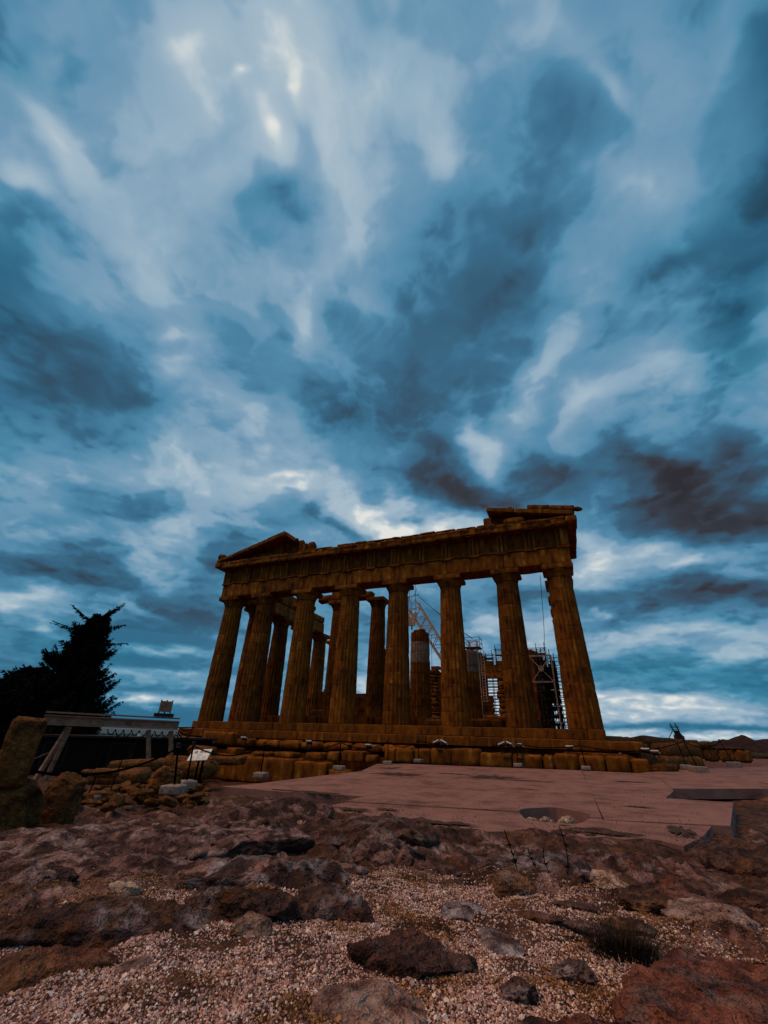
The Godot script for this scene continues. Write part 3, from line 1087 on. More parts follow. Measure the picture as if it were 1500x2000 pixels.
func drum_mesh(level: int, sd: int) -> ArrayMesh:
	var hgt := SHAFT / DRUMS
	var v := PackedVector3Array()
	var nn := PackedVector3Array()
	var idx := PackedInt32Array()
	var phases := [0.0, 0.09, 0.3, 0.5, 0.7, 0.91]
	var rows := [0.0, 0.012, 0.12, hgt * 0.5, hgt - 0.12, hgt - 0.012, hgt]
	var ring := 120
	for r in rows.size():
		var y: float = rows[r]
		var end := r == 0 or r == rows.size() - 1
		for k in ring:
			var f: float = phases[k % 6]
			var a := TAU * (k / 6 + f) / 20.0
			var rad := shaft_radius(level * hgt + y)
			var o := Vector3(cos(a), 0, sin(a))
			var p := o * rad + Vector3(sd * 7.7, level * hgt + y, 3.1 * sd)
			var worn := clampf(n_low.get_noise_3dv(p * 1.5) * 1.6 + 0.35, 0.0, 1.0)
			var depth := 0.105 * rad * (1.0 - 0.4 * worn)
			var q := rad - depth * pow(sin(PI * f), 0.75)
			if f < 0.1 or f > 0.9:
				q -= 0.010 * worn
			q -= maxf(0.0, n_mid.get_noise_3dv(p * 1.2) - 0.26) * 0.16
			q += n_fine.get_noise_3dv(p) * 0.006
			if end:
				q -= 0.016 + maxf(0.0, n_mid.get_noise_3dv(p * 2.0 + Vector3(5, 5, 5)) - 0.05) * 0.14
			v.append(Vector3(cos(a) * q, y, sin(a) * q))
			nn.append(Vector3.ZERO)
	for r in rows.size() - 1:
		for k in ring:
			var p00 := r * ring + k
			var p10 := r * ring + (k + 1) % ring
			var p01 := p00 + ring
			var p11 := p10 + ring
			idx.append_array([p00, p10, p01, p10, p11, p01])
			var fn := (v[p01] - v[p10]).cross(v[p11] - v[p00])
			for q in [p00, p10, p01, p11]:
				nn[q] += fn
	for i in nn.size():
		nn[i] = nn[i].normalized()
		if nn[i].dot(Vector3(v[i].x, 0, v[i].z)) < 0:
			nn[i] = -nn[i]
	for e in 2:
		var base := v.size()
		var row: int = 0 if e == 0 else (rows.size() - 1) * ring
		var up := Vector3.DOWN if e == 0 else Vector3.UP
		v.append(Vector3(0, rows[0] if e == 0 else hgt, 0))
		nn.append(up)
		for k in ring:
			v.append(v[row + k])
			nn.append(up)
		for k in ring:
			var a := base + 1 + k
			var b := base + 1 + (k + 1) % ring
			if e == 0:
				idx.append_array([base, b, a])
			else:
				idx.append_array([base, a, b])
	var arr := []
	arr.resize(Mesh.ARRAY_MAX)
	arr[Mesh.ARRAY_VERTEX] = v
	arr[Mesh.ARRAY_NORMAL] = nn
	arr[Mesh.ARRAY_INDEX] = idx
	var m := ArrayMesh.new()
	m.add_surface_from_arrays(Mesh.PRIMITIVE_TRIANGLES, arr)
	return m


func column(x: float, z: float, base := 0.0, drums := DRUMS, capital := true, scale := 1.0, fresh_from := 99, fresh_to := 99, lean := Vector3.ZERO, dark_top := -1) -> Node3D:
	var c := holder("column", temple, Vector3(x, base, z))
	var hgt := SHAFT / DRUMS
	var toned := rng.randi_range(0, 4)
	var spin := Basis(Vector3.UP, TAU / 20.0 * rng.randi_range(0, 19))
	for k in drums:
		var mat: Material = M.new_marble if k >= fresh_from and k <= fresh_to else (marble() if rng.randf() < 0.12 else marble(toned))
		if k < 2 and toned == 0 and fresh_from > 90:
			mat = M.marble_2
		if k == dark_top:
			mat = M.marble_3
		var y := k * hgt
		var d := part("drum", drum_meshes[k][rng.randi_range(0, 2)], mat, c, Transform3D(spin.scaled(Vector3(scale, 1.0, scale)), lean * y + Vector3(0, y, 0)))
		if mat == M.new_marble:
			d.set_meta("label", "pale grey drum of new marble")
	if capital:
		var top := lean * SHAFT
		part("echinus", echinus_mesh, marble(toned), c, Transform3D(Basis.from_scale(Vector3(scale, 1, scale)), top + Vector3(0, SHAFT, 0)))
		part("abacus", abacus_meshes[rng.randi_range(0, 3)], marble(toned), c, Transform3D(Basis.from_scale(Vector3(scale, 1, scale)), top + Vector3(0, 10.255, 0)))
	return c


func geison_mesh(len: float, sd: int, drop := true) -> ArrayMesh:
	# the cornice block: its section juts out with a sloping soffit and a drip
	var prof := [Vector2(-1.0, 0.0), Vector2(0.0, 0.0), Vector2(0.03, 0.14), Vector2(0.60, 0.02), Vector2(0.66, 0.05), Vector2(0.67, 0.34), Vector2(0.72, 0.44), Vector2(0.71, 0.58), Vector2(-1.0, 0.6)]
	var a := Acc.new()
	var segs := 5
	var rings := []
	for s in segs + 1:
		var x: float = lerpf(-len * 0.5, len * 0.5, float(s) / segs)
		var ring := []
		for p in prof:
			var o := Vector3(x + sd * 3.3, p.y, p.x + sd)
			var chip := 0.0
			if p.x > 0.3:
				chip = maxf(0.0, n_mid.get_noise_3dv(o * 1.1) - 0.12) * 0.35
			ring.append(Vector3(x, p.y + n_mid.get_noise_3dv(o) * 0.02 + (chip * 0.4 if p.y < 0.2 else -chip * 0.5), p.x - chip))
		rings.append(ring)
	for s in segs:
		for k in prof.size():
			var j := (k + 1) % prof.size()
			a.quad(rings[s][k], rings[s + 1][k], rings[s + 1][j], rings[s][j])
	for e in [0, segs]:
		for k in range(1, prof.size() - 1):
			var t := [rings[e][0], rings[e][k], rings[e][k + 1]]
			var nn := Vector3.LEFT if e == 0 else Vector3.RIGHT
			var b := a.v.size()
			a.v.append_array(t)
			a.n.append_array([nn, nn, nn])
			a.idx.append_array([b, b + 1, b + 2])
	return a.mesh()


func triglyph_mesh() -> ArrayMesh:
	# three upright bars with bevelled grooves between, a plain band on top
	var a := Acc.new()
	var w := 0.845
	var pts := [[-0.5, -0.13], [-0.43, 0.0], [-0.25, 0.0], [-0.167, -0.15], [-0.09, 0.0], [0.09, 0.0], [0.167, -0.15], [0.25, 0.0], [0.43, 0.0], [0.5, -0.13]]
	for k in pts.size() - 1:
		a.quad(Vector3(pts[k][0] * w, 0, pts[k][1]), Vector3(pts[k + 1][0] * w, 0, pts[k + 1][1]), Vector3(pts[k + 1][0] * w, 1.17, pts[k + 1][1]), Vector3(pts[k][0] * w, 1.17, pts[k][1]))
	a.box(at(0, 1.26, -0.2), Vector3(w, 0.18, 0.42))
	a.box(at(0, 0.585, -0.31), Vector3(w, 1.168, 0.3))
	return a.mesh()


func metope_mesh(sd: int) -> ArrayMesh:
	# a slab with what is left of a worn relief
	var off := Vector3(sd * 13.7, 0, sd * 5.1)
	return lattice(Vector3i(10, 10, 1), func(p: Vector3) -> Vector3:
		var q := p * Vector3(0.66, 0.675, 0.12)
		if p.z > 0.5:
			var in_ := (1.0 - smoothstep(0.45, 0.85, absf(p.x))) * (1.0 - smoothstep(0.5, 0.85, absf(p.y)))
			q.z += maxf(0.0, n_low.get_noise_3dv((q + off) * 3.0) + 0.1) * 0.3 * in_ + n_mid.get_noise_3dv((q + off) * 1.5) * 0.03
		return q)


func build_temple() -> void:
	temple = thing("ruined_temple", "ruined marble temple front with eight fluted columns on worn steps and broken pediment corners", "temple")
	for k in DRUMS:
		drum_meshes.append([drum_mesh(k, 1), drum_mesh(k, 2), drum_mesh(k, 3)])
	var ec := Acc.new()
	ec.lathe([[0.775, 0.0], [0.80, 0.02], [0.785, 0.04], [0.81, 0.06], [0.80, 0.08], [0.86, 0.22], [0.94, 0.36], [0.985, 0.46], [0.97, 0.52], [0.0, 0.52]], 32)
	echinus_mesh = ec.mesh()
	for k in 4:
		abacus_meshes.append(block(Vector3(2.06, 0.36, 2.06), 0.02, 40 + k, Vector3i(5, 2, 5)))
	build_steps()
	# the front row of columns, a little drawn in and back at the top
	for k in 8:
		var lean := Vector3(0.007 if k == 0 else (-0.007 if k == 7 else 0.0), 0, -0.007)
		column(AXES[k], -0.98, 0.0, DRUMS, true, 1.02 if k in [0, 7] else 1.0, 99, 99, lean)
	for k in range(1, 6):
		column(-14.43, -0.98 - 3.69 - 4.29 * (k - 1), 0.0, DRUMS, true, 1.0, 99, 99, Vector3(0.007, 0, 0))
	for k in range(1, 9):
		column(14.43, -0.98 - 3.69 - 4.29 * (k - 1), 0.0, DRUMS, true, 1.0, 99, 99, Vector3(-0.007, 0, 0))
	build_entablature()
	build_pediments()


func step_row(called: String, y0: float, y1: float, x0: float, x1: float, zf: float, deep: float, wear: float, gap_chance: float, sd: int, mean := 2.0) -> void:
	var s := holder(called, temple)
	var x := x0
	var k := 0
	while x < x1 - 0.1:
		var w := minf(mean * rng.randf_range(0.55, 1.35), x1 - x)
		if x1 - x - w < 0.7:
			w = x1 - x
		if rng.randf() >= gap_chance:
			var back := rng.randf_range(0.0, wear * 1.2)
			var low := rng.randf_range(0.0, wear * 0.6)
			part("step_block", block(Vector3(w - 0.012, y1 - y0 - low, deep), wear, sd * 50 + k, Vector3i(8, 3, 3)), marble(), s, at(x + w * 0.5, (y0 + y1 - low) * 0.5, zf - deep * 0.5 - back))
		x += w
		k += 1


func build_steps() -> void:
	step_row("step", -0.55, 0.0, -15.44, 15.44, 0.0, 1.6, 0.018, 0.0, 1)
	step_row("step", -1.10, -0.55, -16.1, 15.5, 0.68, 1.4, 0.022, 0.0, 2, 2.4)
	part("step_block", block(Vector3(2.4, 0.55, 1.4), 0.05, 301, Vector3i(6, 3, 3)), marble(1), temple.get_child(1), at(14.1 + 1.9, -0.83, 0.0))
	# floor behind the step fronts, and the core under them
	var a := Acc.new()
	a.box(at(0, -0.29, -35.6), Vector3(30.7, 0.54, 68.0))
	a.box(at(0, -1.4, -35.0), Vector3(31.8, 1.6, 70.0))
	part("floor_paving", a.mesh(), M.marble_1, temple)
	# the lowest step: dressed at the right-hand end, gone or only rough blocks elsewhere
	var low := holder("step", temple)
	var xs := [[-17.0, -13.2, 0.5, 0], [-13.0, -9.9, 0.95, 1], [-9.6, -8.2, 0.6, 3], [-7.9, -5.9, 0.52, 2], [-5.85, -4.2, 0.55, 0], [-4.15, -2.5, 0.5, 1], [-2.4, -0.3, 0.5, 4], [-0.2, 1.9, 0.48, 1], [2.0, 4.1, 0.5, 2]]
	for e in xs:
		part("step_block", block(Vector3(e[1] - e[0] - 0.05, e[2], 1.3), 0.08, int(e[0] * 3) + 90, Vector3i(7, 4, 3)), marble(e[3]), low, at((e[0] + e[1]) * 0.5, -1.68 + e[2] * 0.5, 1.35 - 0.65))
	part("step_block", wedge_block(Vector3(4.3, 0.62, 1.3), 1.1), marble(4), low, at(15.2, -1.5, 0.95))
	part("step_block", block(Vector3(5.1, 0.16, 1.3), 0.04, 77, Vector3i(8, 2, 2)), marble(1), low, at(14.9, -1.86, 1.15))
	# rough footing blocks: small in the middle, big slabs towards the left where the ground drops
	var f := holder("foundation", temple)
	var x := 2.6
	var k := 0
	for w in [0.7, 1.15, 0.95, 1.25, 1.6, 1.75, 1.55, 0.55, 1.2, 1.25, 1.1, 0.85]:
		var h := rng.randf_range(0.72, 0.95)
		part("foundation_block", block(Vector3(w * 1.02, h, 1.1), 0.05, 400 + k, Vector3i(9, 6, 5)), marble([2, 0, 4, 2, 1, 0][k % 6]), f, at(x + w * 0.5, -2.12 + h * 0.5, 1.75 + rng.randf_range(-0.1, 0.1), rng.randf_range(-0.05, 0.05)))
		x += w + rng.randf_range(0.02, 0.1)
		k += 1
	x = -17.5
	for e in [[3.3, 1.42], [2.3, 1.4], [1.1, 1.3], [3.6, 1.5], [3.7, 1.45], [2.4, 1.35], [1.2, 1.0]]:
		part("foundation_block", block(Vector3(e[0] * 1.02, e[1], 1.5), 0.045, 430 + k, Vector3i(16, 8, 5)), marble([2, 0, 4, 2, 1, 0][k % 6]), f, at(x + e[0] * 0.5, -3.62 + e[1] * 0.5, 2.5 + rng.randf_range(-0.1, 0.1), rng.randf_range(-0.05, 0.05)))
		x += e[0] + rng.randf_range(0.03, 0.12)
		k += 1
	# the ragged course between them and the steps
	for e in [[-15.8, 1.7, 0.5], [-13.2, 1.5, 0.42], [-9.0, 0.9, 0.45], [-6.4, 1.3, 0.3], [-4.6, 1.6, 0.35], [-2.3, 1.2, 0.4], [-0.9, 0.8, 0.5], [0.5, 1.5, 0.6], [1.7, 0.7, 0.42]]:
		part("foundation_block", block(Vector3(e[1], e[2], 1.0), 0.04, 460 + k, Vector3i(8, 4, 4)), marble([2, 0, 4, 2, 1, 0][k % 6]), f, at(e[0], -2.18 + e[2] * 0.5, 2.0, rng.randf_range(-0.2, 0.2)))
		k += 1
	var under := Acc.new()
	under.box(at(-7.5, -2.9, -0.6), Vector3(20.0, 2.0, 3.6))
	part("foundation_core", under.mesh(), M.marble_3, temple)


func wedge_block(size: Vector3, cut: float) -> ArrayMesh:
	var h := size * 0.5
	return lattice(Vector3i(10, 4, 3), func(p: Vector3) -> Vector3:
		var q := p * h
		if p.x > 0.0:
			q.x -= cut * (p.y * 0.5 + 0.5) * p.x
		return q + Vector3(n_mid.get_noise_3dv(q), n_mid.get_noise_3dv(q + Vector3(9, 0, 0)), n_mid.get_noise_3dv(q + Vector3(0, 9, 0))) * 0.05)


func build_entablature() -> void:
	var arc := holder("architrave", temple)
	var joints := [-15.36, -10.74, -6.446, -2.15, 2.15, 6.446, 10.74, 15.36]
	for k in 7:
		var w: float = joints[k + 1] - joints[k]
		var cx: float = (joints[k + 1] + joints[k]) * 0.5
		part("architrave_block", block(Vector3(w - 0.015, 1.24, 0.86), 0.03, 500 + k, Vector3i(16, 6, 3)), marble([2, 1, 0, 2, 0, 4, 2][k]), arc, at(cx, 11.05, -0.55))
		part("architrave_block", block(Vector3(w - 0.015, 1.24, 0.84), 0.04, 520 + k, Vector3i(8, 3, 3)), marble(), arc, at(cx, 11.05, -1.44))
		part("fillet", block(Vector3(w - 0.02, 0.11, 1.8), 0.012, 540 + k, Vector3i(10, 1, 2)), marble(0), arc, at(cx, 11.725, -0.93))
	# the flanks run back from the corners
	for s in [-1, 1]:
		var z := -1.9
		for k in (4 if s < 0 else 7):
			var l := 4.1 if k else 2.8
			part("architrave_block", block(Vector3(0.86, 1.24, l - 0.015), 0.045, 560 + k + s * 9, Vector3i(3, 4, 8)), marble(), arc, at(s * 14.93, 11.05, z - l * 0.5))
			part("architrave_block", block(Vector3(0.86, 1.24, l - 0.015), 0.045, 580 + k + s * 9, Vector3i(3, 4, 8)), marble(2 if s < 0 else 3), arc, at(s * 14.03, 11.05, z - l * 0.5))  # left flank's inner face in brighter marble, its light painted in
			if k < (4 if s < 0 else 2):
				part("frieze_backer", block(Vector3(1.7, 1.4 if k < 3 else 0.75, l - 0.02), 0.06, 600 + k + s * 9, Vector3i(3, 4, 8)), marble(2 if s < 0 else 3), arc, at(s * 14.45, 11.70 + (0.7 if k < 3 else 0.375), z - l * 0.5))  # same brighter tone on the left, light put into the colour
			z -= l
	var fr := holder("frieze", temple)
	var tri := triglyph_mesh()
	var met := [metope_mesh(1), metope_mesh(2), metope_mesh(3), metope_mesh(4)]
	var reg := Acc.new()
	reg.box(Transform3D.IDENTITY, Vector3(0.85, 0.10, 0.16))
	for g in 6:
		reg.lathe([[0.032, -0.09], [0.026, -0.05], [0.024, -0.05]], 6, Vector3(-0.35 + 0.14 * g, 0, 0))
	var regm := reg.mesh()
	var spots := [-14.98]
	for k in range(1, 14):
		var i := k / 2
		var at_axis: bool = k % 2 == 0
		spots.append(AXES[i] if at_axis else (AXES[i] + AXES[i + 1]) * 0.5)
	spots.append(14.98)
	spots[1] = -12.75
	spots[13] = 12.75
	for k in 15:
		part("triglyph", tri, marble([1, 1, 4][k % 3]), fr, at(spots[k], 11.78, -0.04))  # toned down a little: shade of the frieze put into the colour
		part("regula", regm, marble(0), fr, at(spots[k], 11.62, -0.06))
		if k < 14:
			var c: float = (spots[k] + spots[k + 1]) * 0.5
			var w: float = spots[k + 1] - spots[k] - 0.845
			part("metope", met[k % 4], marble([3, 3, 1][k % 3]), fr, Transform3D(Basis.from_scale(Vector3(w / 1.32, 1, 1)), Vector3(c, 12.455, -0.36)))  # darkest marble paints the deep shade on the frieze
	var back := Acc.new()
	back.box(at(0, 12.45, -1.2), Vector3(30.4, 1.33, 1.3))
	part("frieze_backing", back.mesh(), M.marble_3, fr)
	for k in 3:
		part("triglyph", tri, marble(), fr, Transform3D(Basis(Vector3.UP, PI / 2), Vector3(15.34, 11.78, -0.45 - 2.1 * k)))
	var side := Acc.new()
	side.box(at(15.1, 12.45, -4.0), Vector3(0.3, 1.33, 5.6))
	side.box(at(-15.1, 12.45, -4.0), Vector3(0.3, 1.33, 5.6))
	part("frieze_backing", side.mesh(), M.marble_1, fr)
	build_cornice()


func build_cornice() -> void:
	var co := holder("cornice", temple)
	var mut := Acc.new()
	mut.box(Transform3D(Basis(Vector3.RIGHT, 0.2), Vector3.ZERO), Vector3(0.8, 0.07, 0.46))
	var mutm := mut.mesh()
	var x := -15.42
	var k := 0
	while x < 15.4:
		var w := 2.06 if k % 2 else 2.2
		w = minf(w, 15.42 - x)
		var lost := false
		var dy: float = rng.randf_range(-0.03, 0.03)
		if not lost:
			part("cornice_block", geison_mesh(w - 0.02, k), marble([0, 4, 0, 1, 2][k % 5]), co, at(x + w * 0.5, 13.13 + dy, -0.06 - rng.randf_range(0.0, 0.05)))
		x += w
		k += 1
	for i in 29:
		var mx := -15.0 + i * 1.071
		part("mutule", mutm, M.marble_3, co, at(mx, 13.155, 0.30))
	for s in [-1, 1]:
		part("cornice_block", block(Vector3(0.76, 0.5, 1.75), 0.04, 630 + s, Vector3i(3, 3, 6)), marble(0), co, at(s * 15.79, 13.45, -0.2))
		for i in 3:
			part("cornice_block", block(Vector3(1.7, 0.5, 2.0), 0.05, 640 + s + i * 3, Vector3i(4, 3, 5)), marble(3), co, at(s * 15.3, 13.45, -2.1 - 2.02 * i))
	# a last course of low blocks along the top edge, uneven
	var top := -3.0
	for i in 9:
		var w := rng.randf_range(1.2, 1.7)
		part("cornice_block", block(Vector3(w - 0.03, rng.randf_range(0.14, 0.24), 0.9), 0.05, 660 + i, Vector3i(6, 3, 3)), marble(), co, at(top + w * 0.5, 13.84, 0.05 + rng.randf_range(-0.05, 0.1)))
		top += w
	part("cornice_block", block(Vector3(2.6, 0.2, 0.9), 0.06, 680, Vector3i(7, 3, 3)), marble(1), co, at(-4.9, 13.83, 0.0))


func sloped(size: Vector3, sd: int, wear := 0.022) -> ArrayMesh:
	return block(size, wear, sd, Vector3i(8, 3, 3))


func build_pediments() -> void:
	var pl := holder("pediment_corner", temple)
	# left corner: the raking cornice climbs to a broken peak
	var slope := atan2(2.05, 7.6)
	for i in 4:
		var l := 1.95
		var d := 0.95 + i * l
		var c := Vector3(-16.05 + cos(slope) * d, 13.86 + sin(slope) * d, 0.0)
		var t: float = 0.30 + 0.045 * i
		part("raking_cornice_block", sloped(Vector3(l - 0.02, t, 1.5), 700 + i), marble([0, 1, 4, 2][i]), pl, at(c.x - sin(slope) * 0.0, c.y - 0.05, -0.1 + (0.04 if i == 3 else 0.0), 0, 0, slope))
	for i in 5:
		var x0 := -14.2 + i * 1.25
		var h := (x0 + 0.9 + 16.05) * tan(slope) - 0.02
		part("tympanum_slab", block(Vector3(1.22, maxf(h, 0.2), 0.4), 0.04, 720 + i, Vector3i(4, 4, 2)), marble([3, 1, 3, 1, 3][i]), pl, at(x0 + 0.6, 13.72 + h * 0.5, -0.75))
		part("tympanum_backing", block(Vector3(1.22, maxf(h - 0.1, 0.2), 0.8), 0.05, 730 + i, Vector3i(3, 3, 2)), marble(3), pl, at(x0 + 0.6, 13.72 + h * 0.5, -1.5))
	part("raking_cornice_block", sloped(Vector3(1.5, 0.34, 1.5), 741), marble(1), pl, at(-8.0, 15.42, -0.25, 0, 0, -0.62))
	part("tympanum_slab", block(Vector3(1.1, 1.75, 0.9), 0.06, 742, Vector3i(4, 5, 3)), marble(3), pl, at(-8.05, 14.55, -0.9))
	part("tympanum_slab", block(Vector3(0.55, 1.5, 0.8), 0.08, 743, Vector3i(3, 6, 3)), marble(1), pl, at(-7.15, 14.42, -0.35, 0.3))
	part("tympanum_slab", block(Vector3(0.5, 1.15, 0.7), 0.08, 744, Vector3i(3, 5, 3)), marble(0), pl, at(-6.62, 14.25, -0.3, -0.2))
	part("tympanum_slab", block(Vector3(0.72, 1.1, 0.8), 0.10, 745, Vector3i(3, 5, 3)), marble(1), pl, at(-6.0, 14.3, -0.25, 0.2))
	part("corner_ornament", boulder(Vector3(0.75, 0.75, 0.7), 746, 10, 0.25, 0.4), marble(1), pl, at(-15.75, 14.28, 0.3, 0, 0, -0.2))
	part("relief_figure", boulder(Vector3(2.6, 0.7, 0.5), 747, 14, 0.35, 0.2), marble(3), pl, at(-10.6, 14.15, -0.35))
	# right corner
	var pr := holder("pediment_corner", temple)
	var back := atan2(-1.15, 5.6)
	for i in 3:
		var l := 2.05
		var d := 0.6 + i * l
		part("raking_cornice_block", sloped(Vector3(l - 0.02, 0.36, 1.5), 760 + i), marble([1, 0, 4][i]), pr, at(9.95 + cos(back) * (d + 0.45), 15.12 + sin(back) * (d + 0.45), -0.05, 0, 0, back))
	for i in 4:
		var x0 := 10.0 + i * 1.3
		var h := maxf(0.25, 1.2 - i * 0.27)
		part("tympanum_slab", block(Vector3(1.27, h, 0.6), 0.04, 770 + i, Vector3i(4, 4, 2)), marble([3, 3, 1, 3][i]), pr, at(x0 + 0.62, 13.72 + h * 0.5, -0.55))
		part("tympanum_backing", block(Vector3(1.27, h + 0.1, 0.9), 0.05, 780 + i, Vector3i(3, 3, 2)), marble(3), pr, at(x0 + 0.62, 13.72 + h * 0.5, -1.4))
	part("tympanum_slab", block(Vector3(0.7, 0.85, 0.8), 0.05, 790, Vector3i(3, 4, 3)), marble(1), pr, at(9.95, 14.1, 0.0))
	part("tympanum_slab", block(Vector3(1.5, 0.5, 0.5), 0.06, 791, Vector3i(4, 3, 3)), marble(0), pr, at(11.9, 13.95, 0.35))
	for i in 2:
		part("gutter_block", sloped(Vector3(1.62, 0.34, 1.4), 795 + i, 0.025), marble([0, 4][i]), pr, at(13.75 + 1.6 * i, 14.70 - 0.31 * i, 0.0, 0, 0, -0.19))
	part("gutter_block", boulder(Vector3(0.5, 0.3, 0.4), 798, 8, 0.3, 0.6), marble(1), pr, at(11.6, 15.15, 0.1))
	part("lion_head_spout", boulder(Vector3(0.8, 0.34, 0.5), 799, 10, 0.25, 0.35), marble(1), pr, at(16.35, 14.18, 0.5, 0, 0, -0.25))

# ---------------------------------------------------------------- inside the temple: porch columns, walls, the restorers' crane and scaffolds
func build_temple_interior() -> void:
	var st := holder("porch_step", temple)
	for i in 9:
		part("step_block", block(Vector3(2.5, 0.7, 1.4), 0.03, 820 + i, Vector3i(5, 2, 2)), marble(1 if i % 2 else 3), st, at(-10.4 + 2.6 * i, 0.36, -5.6))
	column(-10.43, -7.0, 0.7, DRUMS, true, 0.87)
	column(-6.27, -7.0, 0.7, DRUMS, true, 0.87)
	column(-2.09, -7.0, 0.7, DRUMS, true, 0.87, 99, 99)
	var broken := column(2.09, -7.0, 0.7, 8, false, 0.95, 5, 6, Vector3.ZERO, 7)
	column(6.27, -7.0, 0.7, 6, false, 0.95, 4, 5)
	column(10.43, -7.0, 0.7, 3, false, 0.87, 2, 2)
	part("broken_drum", boulder(Vector3(1.35, 0.5, 1.35), 830, 12, 0.2, 0.4), M.marble_3, broken, at(0, SHAFT / DRUMS * 8 + 0.12, 0))
	var frag := holder("porch_architrave", temple)
	part("architrave_block", block(Vector3(2.2, 1.05, 0.8), 0.07, 840, Vector3i(6, 4, 3)), M.marble_2, frag, at(-5.9, 11.68, -6.7))
	part("architrave_block", block(Vector3(1.9, 0.75, 0.8), 0.07, 841, Vector3i(5, 4, 3)), M.marble_0, frag, at(-7.6, 11.5, -6.8))
	part("architrave_block", block(Vector3(2.2, 0.75, 0.8), 0.07, 842, Vector3i(5, 4, 3)), M.marble_0, frag, at(-3.65, 11.5, -6.8))
	build_cella()
	build_hoist()
	build_crane()
	build_scaffolds()


func wall_run(called: String, x0: float, x1: float, z: float, y0: float, tops: Callable, along_z := false, thick := 1.2) -> void:
	# courses of staggered blocks up to a ragged top, joined into one wall
	var a := Acc.new()
	var y := y0
	var row := 0
	while y < y0 + 16.0:
		var x := x0 - (0.6 if row % 2 else 0.0)
		while x < x1:
			var w := rng.randf_range(1.0, 1.5)
			var c0 := maxf(x, x0)
			var c1 := minf(x + w, x1)
			var top: float = tops.call((c0 + c1) * 0.5)
			if c1 - c0 > 0.15 and y + 0.3 < top:
				var j := rng.randf_range(-0.05, 0.05)
				var t := at((c0 + c1) * 0.5, y + 0.26, z + j) if not along_z else at(z + j, y + 0.26, (c0 + c1) * 0.5, PI / 2)
				a.box(t, Vector3(c1 - c0 - 0.02, 0.51, thick))
			x += w
		y += 0.52
		row += 1
	var o := part(called, a.mesh(), M.marble_3, temple)
	stuff(o)


